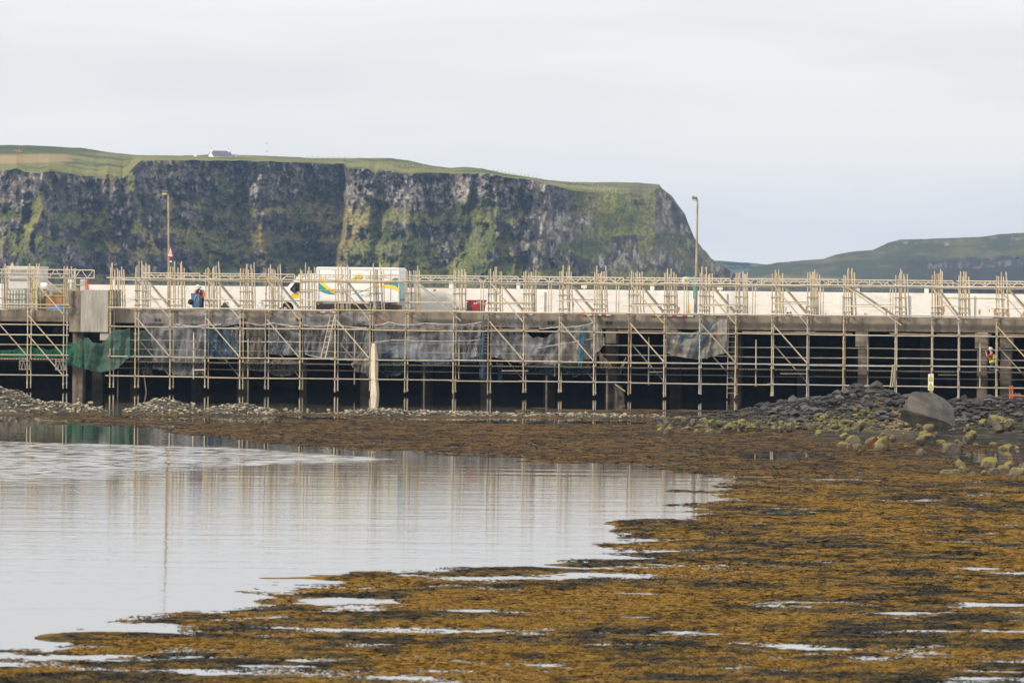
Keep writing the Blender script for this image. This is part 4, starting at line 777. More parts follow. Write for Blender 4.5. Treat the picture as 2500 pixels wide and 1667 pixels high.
S([(1456, 783), (1468, 794), (1476, 826)], [(1458, 850), (1468, 846), (1475, 843)], .3, CREAMSH, 'torn white tail of sheet right of the peaked pale sheet', amp=.1)
S([(1418, 800), (1428, 798)], [(1411, 900), (1424, 886)], .25, mat_sheet('bright_blue_strip', (.03, .20, .34), .8, (.06, .26, .38), .9), 'bright blue strip hanging down over the peaked pale sheet', amp=.06, nx=10)
S([(1290, 888), (1340, 884), (1440, 880)], [(1280, 904), (1340, 916), (1380, 908), (1400, 922), (1440, 906)], .8, TEALSH, 'ragged dark sheet hanging under the slack sheet in mid pier', amp=.12)
S([(1212, 884), (1228, 886)], [(1218, 938), (1226, 936)], .8, BLUESH, 'thin ragged tail of sheet hanging below mid pier', amp=.08, nx=12)
S([(1460, 850), (1475, 870), (1490, 884)], [(1466, 900), (1482, 908), (1502, 912)], .7, BROWNSH, 'dark torn rag hanging beside the rusty bracket', amp=.1)
S([(1528, 870), (1530, 872)], [(1506, 912), (1516, 914)], .6, CLEAR, 'thin clear strip slanting in the dark open bay', amp=.05, nx=8)
S([(1632, 776), (1655, 808), (1690, 812), (1730, 792), (1758, 770), (1774, 771)], [(1622, 862), (1660, 872), (1700, 877), (1740, 872), (1777, 860)], .25, CREAMSH, 'big cream sheet slung between standards below the second lamp post', amp=.22, folds=6, slant=2.5, nx=64, ny=36)
S([(1655, 806), (1690, 812), (1752, 774)], [(1658, 858), (1690, 870), (1712, 860)], .32, BLUESH, 'blue cloth caught behind the big cream sheet', amp=.14, folds=4, slant=2)
b = MB(); vs = []; nA, nB = 28, 40
for j in range(nB):
    v = j / (nB - 1); c = PX(912 + 2.5 * v, 838 + 152 * v, .0); rr = .11 + .09 * min(1, v * 2.5) + .02 * math.sin(v * 9)
    for i in range(nA):
        th = 2 * math.pi * i / nA; q = 1 + .16 * math.sin(5 * th + 1.5 * math.sin(v * 4)) + .07 * math.sin(11 * th + v * 6); vs.append((c[0] + rr * q * math.cos(th), .06 + rr * q * math.sin(th), c[2]))
b.add(vs, [(j * nA + i, j * nA + (i + 1) % nA, (j + 1) * nA + (i + 1) % nA, (j + 1) * nA + i) for j in range(nB - 1) for i in range(nA)], 0, True); solo('cloth_wrap', b, mat('buff_cloth', (.72, .62, .46), (.56, .47, .33), scale=3, rough=.9, stretch=(3, 3, .5)), 'tall buff cloth wrapped like a column down to the water', 'cloth', PX(912, 990, 0), 'buff cloth')
S([(906, 838), (899, 840)], [(916, 916), (866, 906), (856, 888)], .2, CREAMSH, 'bunched buff netting tied to the left of the tall cloth', 'cloth', 'cloth_wrap', .2, folds=6, slant=3, group='buff cloth')
S([(1497, 930), (1518, 940)], [(1502, 990), (1530, 990)], 1.6, BROWNSH, 'brown cloth hanging to the water beside the wooden post in mid pier', 'cloth', 'cloth_wrap', .15, group='buff cloth')
# pale rolled hems of the sheeting
for pl, d, rr, lab in (([(430, 791), (470, 796), (500, 793), (540, 792)], .6, .05, 'white rolled hem of sheet below the worker in orange'), ([(600, 787), (640, 794), (665, 788), (700, 794), (733, 797)], .5, .045, 'white rolled hem under the front of the lorry'), ([(742, 793), (775, 797), (820, 792), (850, 797), (895, 800)], .5, .05, 'white rolled hem under the middle of the lorry'), ([(914, 795), (950, 786), (985, 793), (1040, 789), (1108, 791), (1140, 792), (1176, 785)], .5, .035, 'white rolled hem along the long smoky sheet'),
                       ([(590, 833), (640, 835), (700, 834), (735, 835)], .55, .03, 'white lower cord of sheet under the lorry nose'), ([(914, 835), (960, 830), (1060, 833), (1140, 832), (1174, 829)], .5, .03, 'white taut cord across the long smoky sheet'), ([(745, 864), (775, 871), (822, 873)], .4, .035, 'white bottom hem of the bright crumpled sheet'), ([(1316, 802), (1345, 800), (1366, 797), (1400, 797), (1430, 793), (1456, 783)], .35, .035, 'white top hem running up to the peaked sheet'), ([(1310, 850), (1366, 840), (1450, 826)], .35, .022, 'thin white cord across the pale peaked sheet')):
    b = MB(); pts = []
    for k in range(len(pl) - 1):
        for q in range(6): t = q / 6; pts.append(PX(pl[k][0] + (pl[k + 1][0] - pl[k][0]) * t, pl[k][1] + (pl[k + 1][1] - pl[k][1]) * t + 1.2 * math.sin(t * math.pi) * (1 if rr > .033 else .3) + random.uniform(-.5, .5), d))
    pts.append(PX(*pl[-1], d)); b.path(pts, [rr * random.uniform(.55, 1.15) for _ in pts], 7); solo('sheet_hem', b, WHITESH, lab, 'sheet hem', pts[0], 'rolled hems of the sheeting')
hp = PX(473, 843, .3); t = thing('hanging_hoop', 'pale tube with a hoop hanging in front of the smoky sheet', 'hoop', hp)
part('hoop', MB().path([(hp[0] + .24 * math.cos(k * .3142), .3, hp[2] + .24 * math.sin(k * .3142)) for k in range(20)], .028, 7, closed=True), STEELD, t); part('tube', MB().tube(PX(473, 810, .33), PX(473, 850, .33), .035), STEELW, t)

# ------------------------------------------------------------------ the lorry
VD = 5.0; VX = lambda x, y, d=VD: PX(x, y, d)
WP = mat('white_vehicle_paint', (.84, .83, .80), (.78, .77, .74), scale=1.2, rough=.3, c3=(.62, .58, .52), s3=1.0, lo3=.6, hi3=.85); TEAL = mat('teal_vinyl', (.03, .33, .30), (.03, .30, .27), rough=.4); YELV = mat('yellow_vinyl', (.82, .62, .03), (.78, .58, .03), rough=.4); ORV = mat('orange_vinyl', (.80, .42, .06), (.76, .38, .05), rough=.4); INK = mat('dark_lettering', (.05, .055, .06), (.04, .04, .045), rough=.5); INKG = mat('grey_lettering', (.30, .31, .32), (.27, .28, .29), rough=.5)
GLASS = mat('dark_glass', (.02, .024, .028), (.012, .015, .018), rough=.08); TYRE = mat('tyre_rubber', (.022, .022, .022), (.035, .033, .03), rough=.85); GRILL = mat('dark_under_run', (.06, .055, .05), (.10, .085, .07), scale=6, rough=.8)
va0, va1 = VX(771, 700)[0], VX(975, 700)[0]; vz0, vz1 = VX(873, 737.5)[2], VX(873, 652.5)[2]; VW = 2.15
lorry = thing('box_lorry', 'white box lorry with teal and yellow swooshes parked on the pier road', 'lorry', ((va0 + va1) / 2, VD, ZD))
bx = part('box_body', MB().box(va0, va1, VD, VD + VW, vz0, vz1, 0, .05), WP, lorry)
b = MB(); b.box(va0 - .01, va1 + .01, VD - .02, VD + .05, vz1 - .14, vz1 - .05, 0, .015); b.box(va0 - .012, va0 + .07, VD - .02, VD + .05, vz0 + .02, vz1 - .15, 0, .012); b.box(va1 - .06, va1 + .012, VD - .02, VD + .05, vz0 + .02, vz1 - .15, 0, .012); b.box(va0, va1, VD - .018, VD - .002, vz0 + .0, vz0 + .09)
for x in (815, 893): b.box(VX(x - 4, 660)[0], VX(x + 4, 660)[0], VD - .035, VD - .021, vz1 - .16, vz1 - .10)
part('trim_rail', b, mat('aluminium_trim', (.72, .70, .67), (.62, .6, .57), rough=.4, metal=.3), bx)
b = MB()
for x in (779, 855, 954): b.box(VX(x, 700)[0] - .012, VX(x, 700)[0] + .012, VD - .012, VD - .002, vz0 + .1, vz1 - .16)
part('panel_seam', b, INK, bx)
def px_poly(pts, d=VD): return [(lambda q: (q[0], q[2]))(VX(660 + x / 6.72, 640 + y / 6.72, d)) for x, y in pts]
SW = []
def sw(pts, d0, d1, m_): part('swoosh', MB().poly(pts, d0, d1), m_, bx)
sw(px_poly([(790, 335), (860, 390), (940, 460), (1010, 500), (1075, 518), (1075, 535), (960, 530), (880, 505), (790, 466)]), VD - .008, VD - .004, TEAL)
sw(px_poly([(1868, 300), (1950, 302), (2000, 282), (2050, 260), (2106, 264), (2108, 432), (2060, 398), (2000, 376), (1930, 368), (1868, 372)]), VD - .008, VD - .004, TEAL)
sw(px_poly([(1300, 536), (1400, 508), (1500, 474), (1640, 415), (1725, 388), (1725, 398), (1640, 425), (1500, 486), (1400, 520)]), VD - .0115, VD - .0085, TEAL)
sw(px_poly([(795, 232), (830, 242), (850, 300), (905, 360), (960, 410), (1000, 440), (940, 440), (930, 448), (860, 384), (800, 336)]), VD - .012, VD - .009, YELV)
sw(px_poly([(1500, 478), (1640, 420), (1735, 392), (1868, 374), (1930, 370), (2000, 380), (2060, 402), (2114, 436), (2116, 486), (2060, 458), (2000, 438), (1930, 424), (1868, 420), (1735, 408), (1640, 430)]), VD - .016, VD - .0125, YELV)
sw(px_poly([(935, 440), (1080, 440), (1078, 526), (1010, 505), (948, 462)]), VD - .018, VD - .0125, ORV)
cx, _, cz = VX(660 + 1428 / 6.72, 640 + 262 / 6.72); el = []
for k in range(30): th = k / 30 * 2 * math.pi; ex, ez = .37 * math.cos(th), .21 * math.sin(th); el.append((cx + ex * math.cos(.5) - ez * math.sin(.5), cz + ex * math.sin(.5) + ez * math.cos(.5)))
part('logo_disc', MB().poly(el, VD - .008, VD - .004), YELV, bx)
tm = MB(); a, _, z = VX(865.5, 681.5); text_mb('phs', .34, a, VD - .011, z, tm, 0, slant=.1); part('lettering', tm, INK, bx)
tm = MB(); a, _, z = VX(892, 682); text_mb('GREEN', .27, a, VD - .008, z, tm); a, _, z = VX(934.5, 671.3); text_mb('Washroom Services', .105, a, VD - .008, z, tm); a, _, z = VX(875, 724.5); text_mb('029 2080', .20, a, VD - .008, z, tm); a, _, z = VX(895, 716); text_mb('www.', .08, a, VD - .008, z, tm); part('lettering', tm, INKG, bx)
b = MB(); b.box(va1 + .003, va1 + .03, VD + .08, VD + VW - .08, vz0 + .12, vz0 + 1.25, 1); b.box(va1 + .003, va1 + .034, VD + .05, VD + VW - .05, vz1 - .25, vz1 - .12, 0)
for k in range(4): b.box(va1 + .032, va1 + .05, VD + .2 + k * .5, VD + .34 + k * .5, vz0 + .1, vz0 + .2, 2)
part('rear_shutter', b, [WP, mat('pale_teal_panel', (.30, .50, .48), (.26, .45, .43), rough=.4), INK], bx)
b = MB(); b.box(va0 + .1, va1 - .1, VD + .05, VD + .1, vz0 - .06, vz0 - .004); zg0 = ZD + .22; a = va0 + .02
while a < va1 - .1: b.box(a, a + .028, VD + .04, VD + .07, zg0, vz0 - .06); a += .085
b.box(va0, va1, VD + .10, VD + .14, zg0 - .05, vz0 - .1); part('under_run_guard', b, GRILL, lorry)
b = MB()
for x, y in ((777, 742), (866, 742.5), (971, 743)): q = VX(x, y); b.box(q[0] - .06, q[0] + .06, VD + .015, VD + .039, q[2] - .03, q[2] + .03, 0, .01)
part('marker_lamp', b, mat('amber_lens', (.85, .40, .03), (.8, .35, .02), rough=.25), lorry)
cabp = px_poly([(150, 745), (146, 640), (150, 560), (158, 470), (180, 440), (265, 416), (340, 340), (440, 238), (470, 205), (520, 192), (745, 186), (745, 770), (480, 775), (380, 775), (372, 720), (340, 672), (290, 648), (240, 652), (205, 680), (196, 745)]); cabz0 = ZD + .25
cabp = [(a, max(z, cabz0)) for a, z in cabp]; cab = part('cab', MB().poly(cabp, VD + .07, VD + 2.0), WP, lorry)
v = MB(); v.poly(px_poly([(318, 436), (330, 425), (395, 342), (420, 325), (490, 322), (500, 470), (440, 480), (380, 494), (330, 470)]), VD + .058, VD + .066); part('side_window', v, GLASS, cab)
v = MB(); q0, q1 = px_poly([(272, 408), (436, 232)]); off = .02
v.add([(q0[0] - off, VD + .2, q0[1]), (q0[0] - off, VD + 1.88, q0[1]), (q1[0] - off, VD + 1.88, q1[1]), (q1[0] - off, VD + .2, q1[1])], [(0, 3, 2, 1)]); part('windscreen', v, GLASS, cab)
b = MB(); q = VX(660 + 395 / 6.72, 640 + 455 / 6.72); b.box(q[0] - .1, q[0] + .1, VD - .12, VD + .05, q[2] - .16, q[2] + .16, 0, .03); part('mirror', b, DARKM, cab)
v = MB(); q = VX(660 + 405 / 6.72, 640 + 552 / 6.72); el = [(q[0] + .24 * math.cos(k * .314) * 1 - .1 * math.sin(k * .314), q[2] + .13 * math.sin(k * .314) + .06 * math.cos(k * .314)) for k in range(20)]; v.poly(el, VD + .060, VD + .066); part('door_badge', v, YELV, cab)
v = MB(); q = VX(660 + 738 / 6.72, 640 + 355 / 6.72); v.box(q[0] - .2, q[0] + .15, VD + .055, VD + .066, q[2] - .1, q[2] + .1); part('cab_stripe', v, mat('pale_gold', (.74, .62, .40), (.7, .58, .38), rough=.4), cab)
b = MB(); q = VX(660 + 158 / 6.72, 640 + 600 / 6.72); b.box(q[0] - .02, q[0] + .25, VD + .055, VD + .4, q[2] - .06, q[2] + .16, 0, .02); part('headlight', b, mat('lamp_lens', (.6, .6, .6), (.5, .5, .5), rough=.15), cab)
for x in (696, 935):
    a = VX(x, 750)[0]
    for d in (VD + .12, VD + 1.75):
        w = part('wheel', MB().lathe((a, d, ZD + .36), [(.20, 0), (.33, .0), (.36, .04), (.36, .2), (.33, .24), (.2, .24)], 'y', 24), TYRE, lorry); part('rim', MB().lathe((a, d, ZD + .36), [(.06, -.01), (.10, -.012), (.12, .02), (.199, .03), (.199, .2)], 'y', 20), mat('steel_rim', (.45, .44, .42), (.35, .34, .32), rough=.4, metal=.5) if 'steel_rim' not in MATS else MATS['steel_rim'], w)
part('chassis', MB().box(va0 - .9, va1 - .1, VD + .6, VD + 1.5, ZD + .42, ZD + .62), DARKM, lorry)

# ------------------------------------------------------------------ lamp posts
LAMP = mat('weathered_post', (.42, .35, .25), (.20, .15, .10), scale=5, rough=.75, stretch=(1, 1, .4)); LAMPD = mat('dark_post', (.10, .12, .13), (.16, .17, .17), scale=4, rough=.6)
def lamp(x_top, y_top, x_base, d, arm, label, hd):
    p = Vector(PX(x_base, 752, d)); p.z = ZD; tp = Vector(PX(x_top, y_top, d)); t = thing('street_lamp', label, 'street lamp', tuple(p)); k = .42
    mid = p + (tp - p) * k
    part('pole', MB().path([p, p + (tp - p) * .02, p + (tp - p) * .36, p + (tp - p) * .37, tp], [.10, .10, .095, .066, .05], 12), LAMP, t)
    part('base_door', MB().box(p.x - .06, p.x + .06, p.y - .108, p.y - .07, ZD + .4, ZD + .9, 0, .01), LAMPD, t)
    e = tp + Vector((-arm, 0, .1)); part('arm', MB().path([tp - Vector((0, 0, .02)), tp + Vector((-.03, 0, .07)), e], .04, 8), LAMPD, t)
    hw, hh = hd; c = e + Vector((-hw * .35, 0, 0)); b = MB(); b.box(c.x - hw / 2, c.x + hw / 2, c.y - .14, c.y + .14, c.z - .02, c.z + hh * .5, 0, .03); b.box(c.x - hw * .42, c.x - hw * .1, c.y - .1, c.y + .1, c.z + hh * .5, c.z + hh * .72, 0, .02); ln = part('lantern', b, LAMPD, t)
    b = MB(); b.box(c.x - hw * .46, c.x + hw * .44, c.y - .13, c.y + .13, c.z - hh * .5, c.z - .022, 0, .03); part('lens', b, mat('yellowed_lens', (.62, .54, .32), (.5, .44, .26), rough=.3) if 'yellowed_lens' not in MATS else MATS['yellowed_lens'], ln); return t
lamp(411, 475, 413, 7.0, .08, 'tall lamp post with a road sign, standing left of the worker in orange', (.33, .26)); lamp(1703, 490, 1698, 7.0, .06, 'tall lamp post standing alone against the sky right of the cliff', (.30, .22))
p = PX(411, 603, 6.75); b = MB(); w, h = .155, .62; q = PX(416, 628, 6.75); t = thing('road_sign', 'tall narrow red-edged triangle sign fixed to the left lamp post', 'road sign', (q[0], 6.75, q[2]))
part('plate', MB().poly([(q[0] - w - .03, q[2]), (q[0] + w, q[2]), (q[0] - .01, q[2] + h)], 6.78, 6.79), mat('sign_red', (.60, .05, .04), (.5, .05, .04), rough=.5), t); part('face', MB().poly([(q[0] - w * .75 - .02, q[2] + .07), (q[0] + w * .68, q[2] + .07), (q[0] - .008, q[2] + h * .80)], 6.772, 6.778), WHITE, t)
b = MB(); b.poly([(q[0] - .06, q[2] + .12), (q[0] - .03, q[2] + .12), (q[0] + .0, q[2] + .36), (q[0] - .03, q[2] + .34)], 6.766, 6.771); b.poly([(q[0] + .03, q[2] + .12), (q[0] + .06, q[2] + .12), (q[0] + .03, q[2] + .24), (q[0] + .005, q[2] + .22)], 6.766, 6.771); part('symbol', b, INK, t); part('clip', MB().box(q[0] - .16, q[0] + .03, 6.80, 6.9, q[2] + .3, q[2] + .34), STEELD, t); part('lower_plate', MB().box(q[0] - .05, q[0] + .08, 6.78, 6.79, q[2] - .28, q[2] - .2), WHITE, t)
# green winch bracket by the second lamp post
GRN = mat('green_paint', (.10, .33, .22), (.14, .36, .26), rough=.5); q = PX(1698, 685, 6.6); q0 = PX(1665, 677, 6.6); t = thing('winch_bracket', 'green swinging bracket with a cream winch wheel beside the second lamp post', 'winch', (q[0], 6.6, q[2] - .8))
b = MB(); b.box(q0[0], q[0], 6.56, 6.64, q0[2] - .12, q0[2] + .02, 0, .01); part('jib', b, GRN, t); part('strut', MB().tube((q0[0] + .45, 6.6, q0[2] - .1), (q[0] - .1, 6.6, q[2] - .45), .03), GRN, t)
b = MB(); b.box(q[0] - .12, q[0] + .03, 6.53, 6.67, q[2] - 1.0, q[2] + .25, 0, .01); part('sleeve', b, GRN, t); c = PX(1674, 684, 6.5); part('wheel', MB().lathe((c[0], 6.42, c[2]), [(.05, 0), (.17, 0), (.19, .03), (.19, .12), (.17, .15)], 'y', 20), mat('cream_paint', (.66, .60, .45), (.56, .5, .37), rough=.5), t); part('hub', MB().lathe((c[0], 6.39, c[2]), [(.03, 0), (.06, .005), (.06, .03)], 'y', 12), DARKM, t); part('motor_box', MB().box(c[0] - .28, c[0] - .12, 6.45, 6.6, c[2] - .14, c[2] + .1, 0, .02), mat('pink_faded', (.55, .38, .30), (.5, .35, .28), rough=.6), t)
q = PX(1681, 764, 4); t = thing('drain_rod', 'thin upright rod with a yellow foot left of the second lamp post', 'rod', (q[0], 4, ZD)); part('rod', MB().tube((q[0], 4, ZD + .1), PX(1682, 694, 4), .014), DARKM, t); part('foot', MB().lathe((q[0], 4, ZD), [(.09, 0), (.09, .25), (.05, .55), (.03, .9)], 'z', 10), mat('yellow_foot', (.70, .42, .04), (.6, .36, .04), rough=.5), t)

# ------------------------------------------------------------------ things standing on the road
SKR = mat('red_skip_paint', (.34, .03, .035), (.27, .028, .032), scale=2, rough=.45, c3=(.22, .06, .05), s3=2); d = 3.2; g = lambda x, y, dd=d: (lambda q: (q[0], q[2]))(PX(x, y, dd))
q = PX(1160, 758, d); t = thing('skip', 'small dark red tipping skip with a white emblem on the road', 'skip', (q[0], d, ZD)); pf = [g(1139, 733), g(1180, 732), g(1176, 756), (g(1175, 760)[0], ZD + .12), (g(1161, 760)[0], ZD + .12), g(1153, 750)]
pts = [g(1139, 733), g(1180, 732), (g(1174, 760)[0], ZD + .15), (g(1161, 760)[0], ZD + .15)]; part('tub', MB().poly(pts, d, d + 1.1), SKR, t); part('rim', MB().box(g(1138, 733)[0], g(1181, 733)[0], d - .03, d + 1.13, g(1160, 733)[1] - .06, g(1160, 733)[1] + .012, 0, .01), SKR, t)
part('shaded_opening', MB().poly([g(1139, 738), g(1147, 738), g(1161, 757), (g(1161, 760)[0], ZD + .02), (g(1138, 760)[0], ZD + .02)], d + .1, d + .9), mat('opening_shade_black', (.035, .033, .035), (.06, .055, .055), rough=.7), t)  # dark panel painted as the shade in the skip's slanting opening
a, z = g(1160.5, 736.5); b = MB(); b.path([(a + .075 * math.cos(k * .3925), d - .006, z + .075 * math.sin(k * .3925)) for k in range(16)], .014, 6, closed=True); b.box(a - .1, a + .1, d - .01, d - .003, z - .125, z - .10); a2, z2 = g(1170, 736.5); b.box(a2 - .11, a2 + .1, d - .01, d - .003, z2 - .02, z2 + .02); a2, z2 = g(1167, 740); b.box(a2 - .22, a2 + .2, d - .01, d - .003, z2 - .012, z2 + .012); part('emblem', b, WHITE, t); part('lip_edge', MB().tube((g(1147, 738)[0], d - .01, g(1147, 738)[1]), (g(1161, 757)[0], d - .01, g(1161, 757)[1]), .014), SKR, t)
# blue wheeled machine by the worker
BLU = mat('scuffed_blue_plastic', (.05, .13, .25), (.09, .20, .33), scale=3, rough=.45); d = 2.6; q = PX(474, 752, d); t = thing('wheeled_tub', 'blue tapered wheeled machine tub beside the worker in orange', 'machine', (q[0], d, ZD)); g = lambda x, y, dd=2.6: (lambda q: (q[0], q[2]))(PX(x, y, dd))
part('tub', MB().poly([g(466, 717), g(484, 717), g(487, 724), g(486, 748), (g(484, 755)[0], ZD + .2), (g(473, 755)[0], ZD + .2), g(468, 744)], d, d + .75), BLU, t); part('lid', MB().box(g(465.5, 717)[0], g(485, 717)[0], d - .03, d + .78, g(470, 717)[1] - .03, g(470, 717)[1] + .03, 0, .015), BLU, t)
b = MB(); b.lathe((g(466, 736)[0], d - .05, g(466, 737)[1]), [(.03, 0), (.16, .01), (.16, .1), (.03, .11)], 'y', 16); part('wheel', b, TYRE, t); b = MB(); b.lathe((g(490, 748)[0], d + .1, ZD + .2), [(.03, 0), (.2, .01), (.2, .1), (.03, .11)], 'y', 16); part('wheel', b, TYRE, t)
b = MB(); b.tube((g(487, 723)[0], d + .1, g(487, 723)[1]), (g(489, 750)[0], d + .1, ZD + .25), .02); b.tube((g(468, 750)[0], d + .1, g(468, 750)[1]), (g(467, 757)[0], d + .1, ZD), .02); part('frame', b, DARKM, t); part('hose', MB().path([(g(474 + 13 * k / 8, 728)[0], d - .04, g(470, 734)[1] + .3 * math.sin(k / 8 * 3.14)) for k in range(9)], .018, 6), mat('pale_hose', (.5, .5, .5), (.4, .4, .4), rough=.5), t)
TARP = mat('dark_green_tarp', (.03, .05, .035), (.06, .075, .05), scale=4, rough=.6)
def heap(name, x0, x1, ytop, d, m_, label, cat, seed=0, deep=.8, group=None):
    a0, a1 = PX(x0, 750, d)[0], PX(x1, 750, d)[0]; zt = PX((x0 + x1) / 2, ytop, d)[2] - ZD; U, V = np.meshgrid(np.linspace(0, 1, 22), np.linspace(0, 1, 14)); n = fbm(U * 3 + seed, V * 3, o=4, s=seed + 900); h = (np.clip(np.sin(U * math.pi), 0, 1) ** .45) * (np.clip(np.sin(V * math.pi), 0, 1) ** .5) * zt * (1 + .5 * n)
    vs = [(a0 + (a1 - a0) * U[j, i], d + deep * V[j, i], ZD + h[j, i]) for j in range(14) for i in range(22)]; b = MB(); b.add(vs, [tuple(f) for f in grid_faces(14, 22)], 0, True); return solo(name, b, m_, label, cat, (a0, d, ZD), group)
WBAG = mat('white_crumpled_plastic', (.76, .75, .73), (.58, .57, .56), scale=4, rough=.4)
heap('tarpaulin', 534, 558, 741, 2.5, TARP, 'dark green crumpled tarpaulin heap right of the worker in orange', 'tarpaulin', 1); heap('plastic_bundle', 562, 592, 741, 3.0, WBAG, 'white crumpled plastic bundle between two tube bundles left of the lorry', 'bundle', 2); heap('plastic_bundle', 618, 648, 737, 3.0, WBAG, 'white plastic draped over the stacked boards in front of the lorry', 'bundle', 3); heap('plastic_bundle', 440, 466, 749, 2.5, WBAG, 'low white plastic sheet left of the blue machine', 'bundle', 4); heap('tarpaulin', 1914, 1935, 762, 3, TARP, 'small dark heap at the foot of the wall in the right half', 'tarpaulin', 5); heap('tarpaulin', 410, 440, 751, 3.0, WBAG, 'white flattened sheet by the foot of the left lamp post', 'tarpaulin', 8)
heap('ball_buoy', 2488, 2520, 761, 4, mat('faded_orange', (.50, .22, .12), (.42, .18, .1), rough=.6), 'rust pink rounded buoy at the right margin of the road', 'buoy', 6, 1.0)
for k in range(3):
    a0, a1 = PX(616, 750, 3.0)[0], PX(648, 750, 3.0)[0]; z = ZB1 - .1 + k * .06; b = MB().box(a0 - .05 * k, a1 + .04 * k, 2.4, 2.9, z, z + .05, 0, .006); solo('stacked_board', b, WOOD, ['bottom board of the little stack in front of the lorry', 'middle board of the little stack in front of the lorry', 'top board of the little stack in front of the lorry'][k], 'board', (a0, 2.4, z), 'stacked boards by the lorry')
solo('trestle', MB().box(PX(612, 750, 3)[0], PX(652, 750, 3)[0], 2.35, 2.95, ZD, ZB1 - .104), WOODD, 'low timber trestle under the little stack of boards', 'trestle', (PX(630, 750, 3)[0], 2.35, ZD))
# left part of the road: cabin, water tank, crate and so on
g = lambda x, y, d: (lambda q: (q[0], q[2]))(PX(x, y, d)); d = 5.5; CAB = mat('cabin_grey', (.60, .57, .52), (.52, .49, .45), scale=2, rough=.5); a0, z1 = g(17, 651, d); a1 = g(95, 651, d)[0]; t = thing('generator_cabin', 'big pale grey louvred generator cabin at the left margin', 'generator', ((a0 + a1) / 2, d, ZD))
part('cabin', MB().box(a0, a1, d, d + 2.2, ZD + .1, z1, 0, .03), CAB, t); b = MB()
for y in (659, 663, 667, 671, 681, 684): z = g(50, y, d)[1]; b.box(a0 + .15, a1 - .3, d - .05, d + .0, z - .02, z + .02)
part('louvre', b, mat('louvre_shadow_grey', (.30, .28, .26), (.24, .22, .2), rough=.6), t); part('roof_rail', MB().box(a0 - .03, a1 + .03, d - .03, d + 2.23, z1 - .09, z1 + .03, 0, .01), CAB, t); b = MB(); q = g(27, 648, d); b.box(q[0] - .08, q[0] + .08, d + .2, d + .4, z1 + .03, z1 + .16, 0, .01); b.lathe((q[0], d + .3, z1 + .16), [(.04, 0), (.05, .05), (.03, .1)], 'z', 8); part('exhaust', b, mat('buff_cap', (.5, .4, .25), (.4, .32, .2), rough=.6), t)
d = 3.0; a0, z1 = g(9, 706, d); a1 = g(68, 706, d)[0]; t = thing('water_tank', 'white translucent water tank in a wire cage at the left margin', 'tank', ((a0 + a1) / 2, d, ZD)); part('bottle', MB().box(a0 + .04, a1 - .04, d + .04, d + 1.1, ZD + .14, z1, 0, .06), mat('milky_plastic', (.62, .64, .56), (.50, .54, .46), scale=1.2, rough=.35), t); b = MB()
for k in range(9): a = a0 + (a1 - a0) * k / 8; b.box(a - .012, a + .012, d, d + .02, ZD + .14, z1 + .04)
for k in range(5): z = ZD + .14 + (z1 - ZD - .1) * k / 4; b.box(a0, a1, d - .006, d + .014, z - .014, z + .014)
part('cage', b, STEELD, t); part('pallet', MB().box(a0, a1, d, d + 1.15, ZD, ZD + .13), WOODD, t)
d = 4.2; q = g(110, 700, d); t = thing('hose_reel', 'dark green hose drum with a white coil behind the yellow frame', 'hose reel', (q[0], d, ZD)); part('drum', MB().lathe((q[0] - .35, d, q[1]), [(.10, 0), (.26, 0), (.27, .05), (.12, .06)], 'x', 20), GRN, t); part('coil', MB().lathe((q[0] - .29, d, q[1]), [(.2, 0), (.23, .1), (.23, .3), (.2, .42)], 'x', 20), WBAG, t); part('stand', MB().box(q[0] - .4, q[0] + .2, d - .2, d + .2, ZD, q[1] - .22), STEELD, t)
d = 3.4; a0, z1 = g(112, 723, d); a1 = g(153, 723, d)[0]; t = thing('wooden_crate', 'orange brown plywood crate under the yellow tube at the left', 'crate', ((a0 + a1) / 2, d, ZD)); part('side', MB().box(a0, a1, d, d + .9, ZD, z1, 0, .01), mat('plywood', (.42, .22, .09), (.36, .18, .07), scale=2, rough=.8), t); part('dark_end', MB().box(a0 - .12, a0 - .003, d + .02, d + .88, ZD, z1 - .02), WOODD, t); part('lid', MB().box(a0 - .2, a1 + .2, d - .05, d + .95, z1 + .002, z1 + .05, 0, .01), mat('yellow_edge', (.66, .52, .16), (.6, .46, .15), rough=.5), t)
heap('tarpaulin', 110, 160, 744, 2.2, mat('bright_blue_tarp', (.04, .16, .45), (.06, .22, .52), scale=3, rough=.45), 'bright blue tarpaulin lying under the plywood crate', 'tarpaulin', 9); d = 5.0; a0, z1 = g(128, 697, d); a1 = g(200, 697, d)[0]; t = thing('equipment_skid', 'dark topped grey machine between the hose drum and the square block', 'machine', ((a0 + a1) / 2, d, ZD)); part('body', MB().box(a0, a1, d, d + 1.2, ZD + .2, z1 - .06, 0, .03), mat('tan_machine', (.40, .33, .22), (.3, .25, .17), rough=.6), t); part('top', MB().box(a0 - .05, a1 + .03, d - .03, d + 1.22, z1 - .055, z1 + .03, 0, .02), mat('grey_top', (.16, .15, .15), (.2, .19, .18), rough=.6), t); part('rail', MB().tube((a0, d - .05, ZD + .5), (a1, d - .05, ZD + .5), .04), mat('lilac_pipe', (.42, .36, .36), (.36, .3, .3), rough=.5), t)
